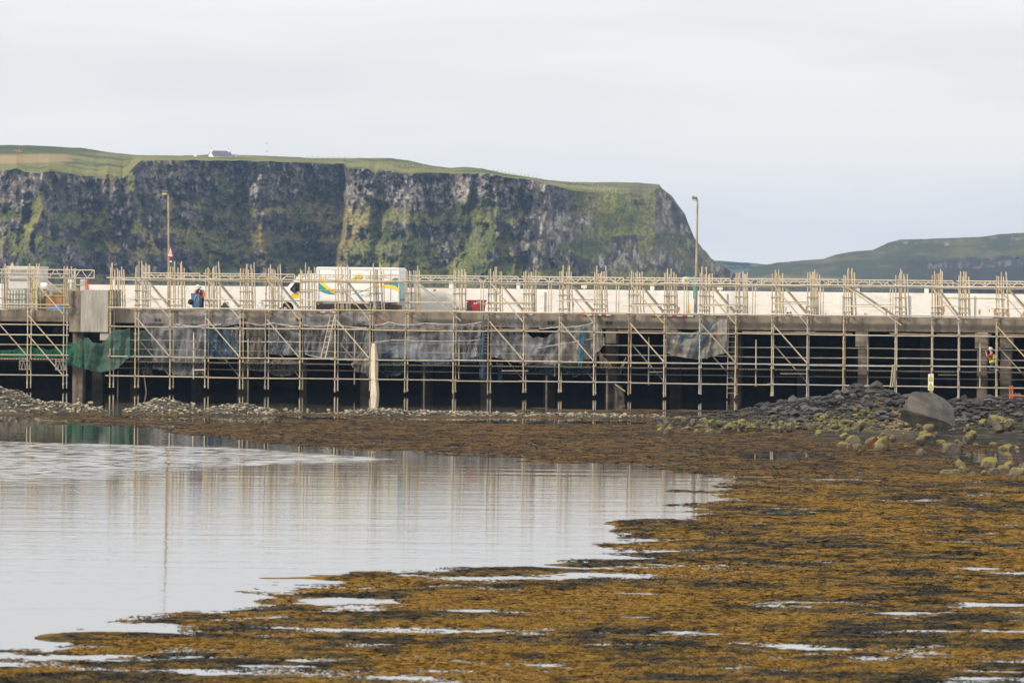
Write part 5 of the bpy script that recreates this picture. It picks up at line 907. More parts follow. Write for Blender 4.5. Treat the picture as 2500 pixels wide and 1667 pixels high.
d = 4.5; a0, z1 = g(166, 682, d); a1 = g(178, 682, d)[0]; solo('control_box', MB().box(a0, a1, d, d + .2, g(170, 690, d)[1], z1, 0, .01).box((a0 + a1) / 2 - .03, (a0 + a1) / 2 + .03, d + .05, d + .12, ZD, g(170, 690, d)[1]), WHITE, 'small white control box on a stand left of the orange barrier', 'control box', (a0, d, ZD)); a0, z1 = g(196, 682, d); a1 = g(208, 682, d)[0]; t = thing('cabinet', 'narrow pale cabinet standing against the orange barrier mesh', 'cabinet', (a0, d, ZD)); part('case', MB().box(a0, a1, d, d + .4, ZD, z1, 0, .015), mat('pale_case', (.6, .56, .48), (.5, .46, .4), rough=.5), t); part('top_panel', MB().box(a0 - .01, a1 + .01, d - .02, d + .42, z1 - .35, z1 - .05, 0, .01), mat('grey_panel', (.4, .38, .36), (.33, .31, .3), rough=.5), t)
S([(211, 679), (215, 681)], [(211, 709), (218, 708)], 4.4, mat_sheet('orange_barrier_mesh', (.80, .16, .05), .9, (.85, .2, .08), .95, rough=.7), 'orange plastic barrier mesh hanging at the top of the square block', 'barrier', 'barrier_mesh', .06, nx=10, group='orange mesh')
# warning sign on a post in the rubble, and an orange steel frame
g0 = GP(2272, 975, 1.15); p = Vector((g0.x, g0.y, 0)); sc_ = g0.y / F_PX; t = thing('warning_sign', 'white board with two yellow warning triangles on a wooden post in the rubble', 'warning sign', (p.x, p.y, .6), world=True); zt = 6.2 - (913 - 700.5) * sc_; zb = 6.2 - (953 - 700.5) * sc_; hw = 6.6 * sc_
part('post', MB().box(p.x - .05, p.x + .04, p.y, p.y + .09, .6, zb + .4, 0, .008), mat('raw_timber', (.46, .30, .18), (.36, .23, .13), rough=.8), t); pb = part('board', MB().box(p.x - hw, p.x + hw, p.y - .02, p.y - .003, zb, zt, 0, .004), WHITE, t); H = zt - zb; v = MB(); w_ = MB(); tx = MB()
for z0 in (zb + H * .5, zb):
    y_ = p.y - .021; tri = lambda s, e0, e1: [(p.x - hw * .74 * s, z0 + H * (.205 + .01 * (1 - s) * 10)), (p.x + hw * .74 * s, z0 + H * (.205 + .01 * (1 - s) * 10)), (p.x, z0 + H * (.46 - .035 * (1 - s) * 10 * .4))]
    w_.poly(tri(1, 0, 0), y_ - .003, y_); v.poly(tri(.74, 0, 0), y_ - .007, y_ - .004); v.box(p.x - hw * .76, p.x + hw * .76, y_ - .004, y_, z0 + H * .03, z0 + H * .18); w_.box(p.x - .008, p.x + .008, y_ - .01, y_ - .0075, z0 + H * .29, z0 + H * .37); w_.box(p.x - .008, p.x + .008, y_ - .01, y_ - .0075, z0 + H * .245, z0 + H * .265); text_mb('Danger', H * .085, p.x, y_ - .0055, z0 + H * .115, w_, 0, 'CENTER'); text_mb('Keep off', H * .055, p.x, y_ - .0055, z0 + H * .05, w_, 0, 'CENTER')
part('triangle', v, mat('warning_yellow', (.75, .66, .02), (.7, .6, .02), rough=.5), pb); part('lettering', w_, INK, pb)
g0 = GP(2468, 972, 1.3); y = g0.y - .9; k = y / F_PX; X_ = lambda x: (x - 1250) * k * 1.0; Zp = lambda yy, x=2475: 6.2 - (yy - 12.2 - 690) * k; OR = mat('orange_rusty_paint', (.48, .13, .04), (.34, .10, .04), scale=5, rough=.6); t = thing('steel_barrier', 'orange rusty steel barrier frame half hidden by the right ridge', 'barrier', (X_(2475), y, Zp(972)), world=True)
for x in (2467, 2473): part('upright', MB().tube((X_(x), y, Zp(974)), (X_(x), y, Zp(941)), .034, 8), OR, t)
part('bottom_rail', MB().tube((X_(2467), y, Zp(966)), (X_(2560), y, Zp(966.5)), .034, 8), OR, t)
# rust-coloured rag on the mud
q = GP(2062, 1108, .05); q1 = GP(2124, 1076, .2); b = MB(); U, V = np.meshgrid(np.linspace(0, 1, 26), np.linspace(0, 1, 7)); nzz = fbm(U * 4, V * 3, o=3, s=77); vs = []
for j in range(7):
    for i in range(26): u, w = U[j, i], V[j, i]; x = 2062 + 62 * u; c = GP(x, 1100, 0); hz_ = .02 + .62 * u ** 1.25; vs.append((c.x, q.y + 1.2 * u + (w - .5) * .5, hz_ + (.5 - w) * (.10 + .16 * math.sin(u * 3.1)) + .1 * nzz[j, i]))
b.add(vs, [tuple(f) for f in grid_faces(7, 26)], 0, True); RAG = mat('rag_fabric', (.30, .26, .11), (.22, .20, .08), scale=1.5, rough=.8, c3=(.45, .13, .05), s3=.9, lo3=.45, hi3=.55); solo('rag', b, RAG, 'rust and olive coloured rag trailing from the mud into a pool', 'rag', (q.x, q.y, 0), world=True)

# ------------------------------------------------------------------ people
SKIN = mat('skin', (.50, .29, .20), (.44, .25, .17), rough=.55)
def person(base, J, label, mats, face, helmet, group=None, extra=None):
    t = thing('person', label, 'person', base); o = Vector(base); P = {k: o + Vector(v) for k, v in J.items()}; vs, es, rs = [], [], []
    def nd(p, r, par=None):
        vs.append(tuple(p)); rs.append(r)
        if par is not None: es.append((par, len(vs) - 1))
        return len(vs) - 1
    pel = nd(P['pelvis'], .13); wa = nd(P['pelvis'].lerp(P['chest'], .5), .125, pel); ch = nd(P['chest'], .15, wa); nk = nd(P['neck'], .06, ch); f = Vector(face).normalized(); up = (P['head'] - P['neck']).normalized(); sd = f.cross(up).normalized()
    jw = nd(P['head'] - up * .06 + f * .03, .075, nk); hd_ = nd(P['head'] + up * .02, .098, jw); nd(P['head'] + up * .09, .085, hd_); nd(P['head'] + f * .115 - up * .005, .016, hd_)
    for s in (-1, 1): nd(P['head'] + sd * s * .098, .018, hd_)
    for s in 'LR':
        sh = nd(P['sh' + s], .072, ch); el_ = nd(P['el' + s], .048, sh); wr = nd(P['wr' + s], .034, el_); hv = (P['wr' + s] - P['el' + s]).normalized(); pm = nd(P['wr' + s] + hv * .085, (.042, .022), wr); sv = hv.cross(f).normalized() if abs(hv.dot(f)) < .9 else hv.cross(up).normalized(); cv = hv.cross(sv).normalized()
        for k in range(4): ln = (.062, .074, .07, .054)[k]; r1 = nd(P['wr' + s] + hv * .11 + sv * (k - 1.5) * .021, .0095, pm); r2 = nd(Vector(vs[r1]) + hv * ln * .6 + cv * .012, .0085, r1); nd(Vector(vs[r2]) + hv * ln * .35 + cv * .03, .0075, r2)
        th = nd(P['wr' + s] + hv * .04 + sv * .045, .011, pm); nd(Vector(vs[th]) + hv * .045 + sv * .012 + cv * .012, .0095, th)
        hp_ = nd(P['hip' + s], .09, pel); kn = nd(P['kn' + s], .062, hp_); an_ = nd(P['an' + s], .042, kn); nd(P['toe' + s], .036, an_)
    part('body', skin_mesh('body', vs, es, rs, [SKIN], base), None, t)
    # clothes follow the body
    vs2 = [P['pelvis'] - (P['chest'] - P['pelvis']) * .12, P['pelvis'].lerp(P['chest'], .5), P['chest'], P['chest'].lerp(P['neck'], .6), P['shL'], P['elL'], P['elL'].lerp(P['wrL'], .75), P['shR'], P['elR'], P['elR'].lerp(P['wrR'], .75)]
    part('jacket', skin_mesh('jacket', [tuple(v) for v in vs2], [(0, 1), (1, 2), (2, 3), (2, 4), (4, 5), (5, 6), (2, 7), (7, 8), (8, 9)], [.165, .16, .18, .10, .095, .068, .055, .095, .068, .055], [mats[0]], base), None, t)
    vs3 = [P['pelvis'], P['hipL'], P['knL'], P['anL'], P['hipR'], P['knR'], P['anR']]; part('trousers', skin_mesh('trousers', [tuple(v) for v in vs3], [(0, 1), (1, 2), (2, 3), (0, 4), (4, 5), (5, 6)], [.145, .115, .085, .066, .115, .085, .066], [mats[1]], base), None, t)
    for s in 'LR': part('boot', skin_mesh('boot', [tuple(P['an' + s]), tuple(P['an' + s] - Vector((0, 0, .04))), tuple(P['toe' + s])], [(0, 1), (1, 2)], [.06, .06, .052], [DARKM], base), None, t)
    hc = P['head'] + up * .045; M = Matrix((sd, f, up)).transposed(); b = MB(); pr = [(.0, .135), (.05, .13), (.09, .108), (.118, .07), (.128, .02), (.131, .0), (.155, -.012), (.15, -.02)]; bb = MB().lathe((0, 0, 0), pr[::-1] if False else pr[1:], 'z', 20); b.add([tuple(hc + M @ Vector(q)) for q in bb.v], bb.f, 0, True); b.add([tuple(hc + M @ Vector(q)) for q in [(-.09, .11, -.02), (.09, .11, -.02), (.06, .2, -.03), (-.06, .2, -.03), (-.09, .11, -.008), (.09, .11, -.008), (.06, .2, -.02), (-.06, .2, -.02)]], [(0, 3, 2, 1), (4, 5, 6, 7), (1, 2, 6, 5), (2, 3, 7, 6), (3, 0, 4, 7)])
    part('helmet', b, helmet, t); e = MB()
    for s in (-1, 1): c = P['head'] + f * .088 + sd * s * .034 + up * .01; bb = MB().lathe((0, 0, 0), [(.002, -.012), (.011, -.006), (.012, .0), (.011, .006), (.002, .012)], 'z', 8); e.add([tuple(c + M @ Vector(q)) for q in bb.v], bb.f, 0, True)
    c = P['head'] + f * .09 - up * .055; e.add([tuple(c + M @ Vector(q)) for q in [(-.025, 0, -.005), (.025, 0, -.005), (.025, .008, .0), (-.025, .008, .0), (.0, .0, .008)]], [(0, 1, 2, 3), (3, 2, 4)]); part('eyes_and_mouth', e, INK, t); return t, P, M, f, up, sd
HI = mat('hi_vis_orange', (.85, .17, .03), (.75, .14, .03), rough=.7); NAVY = mat('navy_workwear', (.025, .03, .05), (.045, .05, .075), rough=.8); q = PX(487, 752, 3.3)
t, P, M, f, up, sd = person((q[0], 3.3, ZD), {'pelvis': (.02, .12, .86), 'chest': (.03, -.06, 1.21), 'neck': (.0, -.17, 1.40), 'head': (-.03, -.27, 1.51), 'shL': (-.19, -.08, 1.32), 'shR': (.23, -.06, 1.30), 'elL': (-.25, -.27, 1.10), 'elR': (.30, -.18, 1.02), 'wrL': (-.10, -.42, .98), 'wrR': (.12, -.38, .93), 'hipL': (-.09, .12, .82), 'hipR': (.13, .12, .82), 'knL': (-.12, -.06, .46), 'knR': (.17, -.02, .45), 'anL': (-.12, .10, .09), 'anR': (.18, .14, .09), 'toeL': (-.14, -.10, .05), 'toeR': (.2, -.06, .05)}, 'person in an orange jacket and white helmet bending over the blue machine', [HI, NAVY], (-.1, -.85, -.5), mat('white_helmet', (.85, .85, .84), (.8, .8, .79), rough=.3))
b = MB(); b.path([P['neck'] + Vector((.1 * math.cos(k * .4488) + .01, -.02 + .075 * math.sin(k * .4488), -.06 - .02 * math.sin(k * .4488))) for k in range(14)], .045, 8, closed=True)
for s in (-1, 1): b.path([P['neck'] + Vector((s * .08, -.12, -.08)), P['chest'] + Vector((s * .09, -.19, .02)), P['pelvis'].lerp(P['chest'], .3) + Vector((s * .07, -.19, .0))], [.05, .045, .04], 8)
part('life_jacket', b, mat('black_harness', (.035, .037, .045), (.06, .062, .07), rough=.6), t); part('reflective_patch', MB().box(P['neck'].x + .02, P['neck'].x + .09, P['neck'].y - .155, P['neck'].y - .14, P['neck'].z - .14, P['neck'].z - .06, 0, .005), WHITE, t)
b = MB(); b.lathe((P['head'].x + .11, P['head'].y, P['head'].z), [(.02, 0), (.05, .01), (.05, .05), (.02, .06)], 'x', 12); part('ear_defender', b, DARKM, t)
MAROON = mat('maroon_sleeve', (.26, .03, .07), (.2, .025, .055), rough=.8); HV = mat('hi_vis_yellow', (.62, .70, .03), (.55, .62, .03), rough=.7); zp = Z['plat'] - .06; q = PX(2421, 905, .55)
t, P, M, f, up, sd = person((q[0], .55, zp), {'pelvis': (.05, .05, .46), 'chest': (.02, .0, .82), 'neck': (-.01, .0, 1.02), 'head': (-.04, .0, 1.15), 'shL': (-.06, -.18, .93), 'shR': (.0, .18, .93), 'elL': (-.20, -.26, .70), 'elR': (-.2, .24, .74), 'wrL': (-.27, -.2, .93), 'wrR': (-.3, .16, .95), 'hipL': (.05, -.10, .44), 'hipR': (.05, .10, .44), 'knL': (-.12, -.13, .08), 'knR': (-.1, .13, .08), 'anL': (.3, -.13, .08), 'anR': (.3, .13, .08), 'toeL': (.42, -.13, .04), 'toeR': (.42, .13, .04)}, 'person in a yellow vest and pale helmet kneeling on the walkway under the pier', [MAROON, NAVY], (-1, -.25, .1), mat('grey_helmet', (.55, .53, .50), (.48, .46, .44), rough=.4))
vv = [P['pelvis'] + Vector((0, 0, -.10)), P['pelvis'].lerp(P['chest'], .5), P['chest'], P['chest'].lerp(P['neck'], .7)]; part('vest', skin_mesh('vest', [tuple(v) for v in vv], [(0, 1), (1, 2), (2, 3)], [.215, .185, .205, .13], [HV], BASE[t]), None, t); c = P['pelvis'].lerp(P['chest'], .55); part('belt', MB().path([c + Vector((.2 * math.cos(k * .3927), .2 * math.sin(k * .3927), .03 * math.cos(k * .3927))) for k in range(16)], .022, 6, closed=True), DARKM, t)

# ------------------------------------------------------------------ on the cliff top
def far_pt(x, y, Y): q = ray(x, y); return CAM + q * (Y / q.y)
Yc = 2130.0; k = Yc / F_PX; p = far_pt(528, 379.5, Yc); t = thing('cottage', 'white gabled cottage with a slate roof and two chimneys on the cliff top skyline', 'cottage', tuple(p), world=True); CW = mat('white_harl', (.82, .82, .78), (.76, .76, .72), rough=.8); SL = mat('slate', (.13, .14, .17), (.10, .11, .13), rough=.6); x0 = p.x - 19 * k; W = 14 * k; Ln = 44 * k; zb = p.z - 3; ze = p.z - 1.5 * k; zr = p.z + 10.5 * k; sk = W * 1.1
G = lambda u, v, z: (x0 + u, p.y + v, z); gw = W / 2
b = MB(); b.add([G(0, 0, zb), G(W * .95, -.8 * W, zb), G(W * .95, -.8 * W, ze), G(W * .475, -.4 * W, zr), G(0, 0, ze)], [(0, 1, 2, 3, 4)]); b.add([G(W * .95, -.8 * W, zb), G(W * .95 + Ln, -.8 * W + Ln * .35, zb), G(W * .95 + Ln, -.8 * W + Ln * .35, ze), G(W * .95, -.8 * W, ze)], [(0, 1, 2, 3)]); b.add([G(Ln, Ln * .35, zb), G(Ln + W * .95, Ln * .35 - .8 * W, zb), G(Ln + W * .95, Ln * .35 - .8 * W, ze), G(Ln + W * .475, Ln * .35 - .4 * W, zr), G(Ln, Ln * .35, ze)], [(4, 3, 2, 1, 0)]); part('wall', b, CW, t)
b = MB(); e = .25; r1 = [G(W * .475 - e, -.4 * W, zr + .12), G(W * .475 + Ln + e, -.4 * W + Ln * .35, zr + .12)]; l1 = [G(W * .95 - e, -.8 * W - .2, ze - .1), G(W * .95 + Ln + e, -.8 * W + Ln * .35 - .2, ze - .1)]; l2 = [G(-e, .2, ze - .1), G(Ln + e, Ln * .35 + .2, ze - .1)]; b.add(r1 + l1 + l2, [(0, 2, 3, 1), (0, 1, 5, 4)]); rf = part('roof', b, SL, t)
for u in (.02, .96): c = G(W * .475 + Ln * u, -.4 * W + Ln * u * .35, zr); part('chimney', MB().box(c[0] - .45, c[0] + .45, c[1] - .35, c[1] + .35, c[2] - .5, c[2] + .75), CW, rf); part('chimney_pot', MB().lathe((c[0] - .1, c[1], c[2] + .75), [(.16, 0), (.14, .5)], 'z', 8), SL, rf)
part('annex', MB().box(x0 + W * .95 + Ln, x0 + W * .95 + Ln + 12 * k, p.y + 2, p.y + 4.5, zb, p.z + 3.2 * k), mat('grey_render', (.4, .38, .36), (.34, .32, .3), rough=.8), t)
p2 = far_pt(476, 381, Yc); b = MB(); b.box(p2.x - .6, p2.x + .6, Yc, Yc + 2, p2.z - 2, p2.z + .35); b.poly([(p2.x - .7, p2.z + .35), (p2.x + .7, p2.z + .35), (p2.x, p2.z + .8)], Yc - .05, Yc + 2.05); t = solo('outbuilding', b, CW, 'tiny pale outbuilding on the skyline left of the white cottage', 'outbuilding', tuple(p2), world=True)
Yv = 2150.0; k = Yv / F_PX; p = far_pt(54, 376, Yv); t = thing('excavator', 'small orange digger parked on the dark slope at the far left', 'excavator', tuple(p), world=True); ORG = mat('digger_orange', (.42, .20, .09), (.34, .16, .08), rough=.5); b = MB(); b.box(p.x - 1.9, p.x + 1.1, Yv - 9, Yv - 7.5, p.z - .1, p.z + .35, 0, .1); b.box(p.x - 1.9, p.x + 1.1, Yv - 6.5, Yv - 5, p.z - .1, p.z + .35, 0, .1); part('track', b, DARKM, t); part('body', MB().box(p.x - 1.6, p.x + .5, Yv - 9, Yv - 5, p.z + .4, p.z + 1.0, 0, .08), ORG, t); cb = part('cab', MB().box(p.x - .6, p.x + .7, Yv - 9, Yv - 7.4, p.z + 1.0, p.z + 1.95, 0, .06), ORG, t); part('window', MB().box(p.x - .2, p.x + .5, Yv - 9.03, Yv - 9.005, p.z + 1.3, p.z + 1.8), GLASS, cb); b = MB(); b.path([(p.x - 1.2, Yv - 8, p.z + .9), (p.x - 1.9, Yv - 8, p.z + 1.6), (p.x - 2.3, Yv - 8, p.z + .3)], .14, 6); part('boom', b, ORG, t)
deps = bpy.context.evaluated_depsgraph_get(); deps.update(); cliff_ob = bpy.data.objects['cliff']
def on_cliff(x, y):
    v = ray(x, y).normalized(); ok, loc, nrm, idx = cliff_ob.ray_cast(CAM, v); return loc if ok else None
def fence_line(lst, label):
    pts = [q for q in (on_cliff(x, y) for x, y in lst) if q is not None]
    if len(pts) < 2: return
    t = thing('wire_fence', label, 'fence', tuple(pts[0]), 'fences on the cliff top', world=True); pw = mat('fence_post', (.42, .38, .32), (.3, .27, .23), rough=.8) if 'fence_post' not in MATS else MATS['fence_post']
    for q in pts: part('post', MB().box(q.x - .09, q.x + .09, q.y - .06, q.y + .06, q.z - .3, q.z + 1.1), pw, t)
    b = MB()
    for hgt in (.5, .95):
        for i in range(len(pts) - 1): b.tube(pts[i] + Vector((0, 0, hgt)), pts[i + 1] + Vector((0, 0, hgt)), .018, 4)
    part('wire', b, pw, t)
def line(pl, n): return [plerp(pl, i / (n - 1)) for i in range(n)]
fence_line(line([(1290, 458), (1355, 457), (1400, 459), (1430, 462), (1455, 466), (1503, 469)], 15), 'pale wooden post fence running down the grass above the right cliff'); fence_line(line([(1385, 449), (1440, 452), (1460, 458), (1505, 468)], 9), 'short post fence just above the longer one at the cliff end'); fence_line(line([(750, 388), (800, 388.5), (855, 389)], 9), 'thin post fence on the skyline above the middle cliff'); fence_line(line([(930, 407), (990, 408), (1060, 411)], 11), 'post fence along the grass shelf below the rounded knoll'); fence_line(line([(1205, 420), (1250, 428), (1310, 437)], 12), 'row of skyline posts where the plateau slopes down right')
for x, y, lab in ((651, 350, 'tiny gull flying over the cliff, higher of the two'), (653, 370, 'tiny gull flying over the cliff, lower of the two')):
    p = far_pt(x, y, 900); b = MB(); b.path([p + Vector((-.3, 0, 0)), p, p + Vector((.28, 0, .02))], [.01, .045, .015], 6); b.add([tuple(p + Vector(v) * .6) for v in ((-.05, 0, .03), (.1, 0, .03), (-.1, -.55, .2), (-.2, -.6, .19), (-.1, .55, .2), (-.2, .6, .19))], [(0, 1, 2, 3), (0, 5, 4, 1)]); solo('gull', b, mat('gull_grey', (.3, .3, .3), (.4, .4, .4)) if 'gull_grey' not in MATS else MATS['gull_grey'], lab, 'bird', tuple(p), 'gulls over the cliff', world=True)

# ------------------------------------------------------------------ haze over the bay
hz = bpy.data.materials.new('haze_air'); hz.use_nodes = True; t = hz.node_tree; t.nodes.clear(); o = nn(t, 'ShaderNodeOutputMaterial'); v = nn(t, 'ShaderNodeVolumePrincipled'); v.inputs['Color'].default_value = (.46, .68, 1.0, 1); v.inputs['Density'].default_value = HAZE = .000072; v.inputs['Anisotropy'].default_value = 0.2; t.links.new(v.outputs[0], o.inputs['Volume'])
b = MB().box(-3200, 3200, -90, 6600, -3.0, 96); hb = bpy.data.objects.new('haze', b.mesh('haze', hz)); COL.objects.link(hb); hb['kind'] = 'stuff'
# ------------------------------------------------------------------ stones of the shore
def rock_mesh(name, seed, sub, mats, sq=(1, .8, .62), cuts=7, rough=.10):
    r = random.Random(seed); bm = bmesh.new(); bmesh.ops.create_icosphere(bm, subdivisions=sub, radius=1)
    pl = [(Vector((r.gauss(0, 1), r.gauss(0, 1), r.gauss(0, .8))).normalized(), r.uniform(.52, .82)) for _ in range(cuts)]
    P = np.array([v.co[:] for v in bm.verts]); nz_ = fbm(P[:, 0] * 1.3 + seed, P[:, 1] * 1.3, P[:, 2] * 1.3, o=4, s=seed)
    for v, q in zip(bm.verts, nz_):
        p = v.co.copy()
        for n, d in pl:
            e = p.dot(n) - d
            if e > 0: p -= n * e * .98
        p *= 1 + rough * q; v.co = Vector((p.x * sq[0], p.y * sq[1], p.z * sq[2]))
    me = bpy.data.meshes.new(name); bm.to_mesh(me); bm.free(); me.materials.append(mats)
    me.polygons.foreach_set('use_smooth', np.full(len(me.polygons), False)); return me
def mat_stone(name, c1, c2, moss, amount, scale=2.5):
    m = bpy.data.materials.new(name); m.use_nodes = True; t = m.node_tree; b = t.nodes['Principled BSDF']; k = t.links.new
    tc = nn(t, 'ShaderNodeTexCoord'); oi = nn(t, 'ShaderNodeObjectInfo'); off = nn(t, 'ShaderNodeVectorMath', operation='ADD'); k(tc.outputs['Object'], off.inputs[0]); k(oi.outputs['Location'], off.inputs[1])
    nz = nn(t, 'ShaderNodeTexNoise'); nz.inputs['Scale'].default_value = scale; nz.inputs['Detail'].default_value = 6; k(off.outputs[0], nz.inputs['Vector'])
    x = nn(t, 'ShaderNodeMix', data_type='RGBA'); x.inputs[6].default_value = (*c1, 1); x.inputs[7].default_value = (*c2, 1); r = nn(t, 'ShaderNodeMapRange'); r.inputs[1].default_value = .35; r.inputs[2].default_value = .65; k(nz.outputs[0], r.inputs[0]); k(r.outputs[0], x.inputs[0])
    g = nn(t, 'ShaderNodeNewGeometry'); sp = nn(t, 'ShaderNodeSeparateXYZ'); k(g.outputs['Normal'], sp.inputs[0])
    ad = nn(t, 'ShaderNodeMath', operation='ADD'); k(sp.outputs[2], ad.inputs[0]); k(nz.outputs[0], ad.inputs[1])
    a2 = nn(t, 'ShaderNodeMath', operation='ADD'); k(ad.outputs[0], a2.inputs[0]); r3 = nn(t, 'ShaderNodeMapRange'); r3.inputs[3].default_value = -.35; r3.inputs[4].default_value = .35; k(oi.outputs['Random'], r3.inputs[0]); k(r3.outputs[0], a2.inputs[1])
    r2 = nn(t, 'ShaderNodeMapRange'); r2.inputs[1].default_value = 1.25 - amount; r2.inputs[2].default_value = 1.7 - amount; k(a2.outputs[0], r2.inputs[0])
    y = nn(t, 'ShaderNodeMix', data_type='RGBA'); y.inputs[7].default_value = (*moss, 1); k(x.outputs[2], y.inputs[6]); k(r2.outputs[0], y.inputs[0]); k(y.outputs[2], b.inputs['Base Color'])
    b.inputs['Roughness'].default_value = .8; b.inputs['Specular IOR Level'].default_value = .3
    bp = nn(t, 'ShaderNodeBump'); bp.inputs['Strength'].default_value = .5; bp.inputs['Distance'].default_value = .04; k(nz.outputs[0], bp.inputs['Height']); k(bp.outputs[0], b.inputs['Normal'])
    return m
MOSSY = mat_stone('mossy_stone', (.125, .10, .066), (.045, .037, .028), (.17, .142, .03), .40)
GREY = mat_stone('grey_stone', (.085, .08, .076), (.042, .04, .039), (.17, .165, .10), .12)
BUFF = mat_stone('buff_pebble', (.25, .215, .15), (.12, .105, .08), (.30, .28, .17), .35)
RM = {k: [rock_mesh('stone', 100 + 17 * i + j * 5, 2, mt, sq=(1, random.uniform(.65, .95), random.uniform(.5, .72)), cuts=cu) for i in range(7)] for j, (k, mt, cu) in enumerate((('m', MOSSY, 7), ('g', GREY, 11), ('b', BUFF, 5)))}
def put_stone(x, y, size, kind, label, group, sink=.3, z=None):
    """a stone whose foot shows at photo pixel x, y on the flat"""
    p = GP(x, y, 0.0)
    for _ in range(3): hh = shore_h(p.x, p.y); p = GP(x, y, max(hh, -.05))
    o = bpy.data.objects.new('stone', random.choice(RM[kind])); COL.objects.link(o)
    sx = size * random.uniform(.85, 1.25); kq = 1.12 if kind == 'm' else .92; size *= kq; sx *= kq * .92; o.scale = (sx, size * random.uniform(.8, 1.1), size * random.uniform(.95, 1.5))
    o.rotation_euler = (random.uniform(-.3, .3), random.uniform(-.3, .3), random.uniform(0, 6.28)); o.location = (p.x, p.y, p.z + size * .62 * (.5 - sink))
    tag(o, label, 'stone', group); return o
CL = [  # kind, count, x range, y range of the foot, size range in metres, label, group
    ('m', 44, (1600, 1830), (1024, 1062), (.10, .26), 'yellow-green mossy stone on the low spit running left from the rubble mound', 'mossy stones on the low spit'),
    ('m', 56, (1840, 2200), (1008, 1062), (.10, .27), 'mossy olive stone on the lower slope left of the big grey boulder', 'mossy stones left of the boulder'),
    ('m', 24, (2195, 2390), (1038, 1062), (.10, .22), 'small yellow-green stone lying at the foot of the big grey boulder', 'mossy stones at the boulder foot'),
    ('m', 36, (2380, 2540), (985, 1058), (.13, .34), 'mossy stone on the bank right of the big grey boulder', 'mossy stones right of the boulder'),
    ('m', 34, (2040, 2520), (1062, 1100), (.10, .30), 'yellow mossy stone on the mud shelf in front of the mound', 'mossy stones on the mud shelf'),
    ('g', 42, (1930, 2240), (945, 1010), (.11, .30), 'dark grey angular rock on the crest of the rubble mound', 'grey rocks of the rubble mound'),
    ('g', 16, (2340, 2520), (968, 1000), (.14, .34), 'grey angular rock on the ridge under the scaffold at the right', 'grey rocks on the right ridge'),
    ('b', 20, (-10, 250), (972, 1004), (.09, .17), 'pale cobble on the pebble heap at the left margin', 'cobbles of the left heap'),
    ('b', 20, (320, 480), (984, 1006), (.08, .16), 'pale cobble on the rounded pebble heap under the green net', 'cobbles of the rounded heap'),
    ('b', 16, (500, 900), (994, 1010), (.08, .18), 'pale cobble on the low broken pebble bank below the lorry', 'cobbles of the broken bank'),
]
for kind, n, xr, yr, szr, lab, grp in CL:
    for _ in range(n): put_stone(random.uniform(*xr), random.uniform(*yr), szr[0] + (szr[1] - szr[0]) * random.random() ** 1.8, kind, lab, grp)
for x, y, s_, lab, kd in ((1942, 1000, .42, 'pale grey angular stone at the left end of the rubble mound', 'g'), (1962, 1022, .36, 'squarish moss-topped stone just below the pale end rock', 'm'), (1740, 1052, .42, 'largest mossy stone in the middle of the low spit', 'm'), (2085, 1086, .52, 'dark wet-sided brown stone behind the rust-coloured rag', 'm'), (2150, 1092, .48, 'brown rounded stone just right of the rust-coloured rag', 'm'),
                          (2258, 1086, .55, 'large yellow mossy stone standing alone on the mud shelf', 'm'), (2325, 1106, .50, 'bright yellow mossy stone nearest the right-hand pool', 'm'), (2250, 1110, .40, 'long flat olive stone lying low on the mud', 'm'), (2363, 1075, .38, 'moss-topped stone midway along the mud shelf', 'm'), (2420, 1005, .55, 'big mossy block above the right-hand mossy bank', 'm'),
                          (2425, 1028, .48, 'yellowest tilted slab on the right-hand mossy bank', 'm'), (2440, 1040, .5, 'long moss-covered slab low on the right-hand bank', 'm'), (2352, 981, .62, 'long grey slab tilted up right of the boulder', 'g'), (2244, 966, .27, 'small rusty orange rock on the crest behind the boulder', 'b'), (2118, 944, .44, 'flat dark slab tilted on top of the rubble mound', 'g'), (2165, 968, .42, 'pointed grey rock on the crest left of the boulder', 'g'), (2180, 966, .40, 'blocky grey rock between the pointed rock and the boulder', 'g')):
    put_stone(x, y, s_ * .74, kd, lab, 'notable stones of the mound')
for x, y, s_, lab in ((2310, 1158, .27, 'small brown stone at the left end of the pool-edge cluster'), (2345, 1140, .30, 'dark stone at the back of the pool-edge cluster'), (2330, 1158, .24, 'low brown stone in front of the pool'), (2352, 1152, .26, 'tan stone in the middle of the pool-edge cluster'), (2376, 1160, .24, 'round brown stone low in the pool-edge cluster'), (2418, 1142, .45, 'long yellowish stone on top of the pool-edge cluster'),
                      (2400, 1160, .25, 'brown cobble under the long yellowish stone'), (2425, 1158, .28, 'brown rounded stone under the right end of the long one'), (2450, 1155, .30, 'pale flat stone right of the long yellowish stone'), (2464, 1139, .26, 'upright stone at the back right of the cluster'), (2468, 1165, .30, 'brown stone nearest the camera in the cluster'), (2492, 1160, .48, 'largest brown boulder of the pool-edge cluster'), (2500, 1146, .3, 'stone behind the largest brown boulder')):
    put_stone(x, y, s_ * .85, 'm', lab, 'stones of the pool-edge cluster', sink=.42)
# the big grey boulder
bd = rock_mesh('boulder', 911, 5, mat_stone('boulder_rock', (.145, .132, .105), (.075, .068, .057), (.06, .057, .053), .35, scale=1.8), sq=(1.92, 1.15, .96), cuts=24, rough=.06)
bo = bpy.data.objects.new('boulder', bd); COL.objects.link(bo); bp_ = GP(2272, 1040, .1); bo.location = (bp_.x * 231 / bp_.y, 232, .86); bo.rotation_euler = (.05, .2, .3)
tag(bo, 'huge smooth grey boulder standing alone in front of the rubble mound', 'boulder')
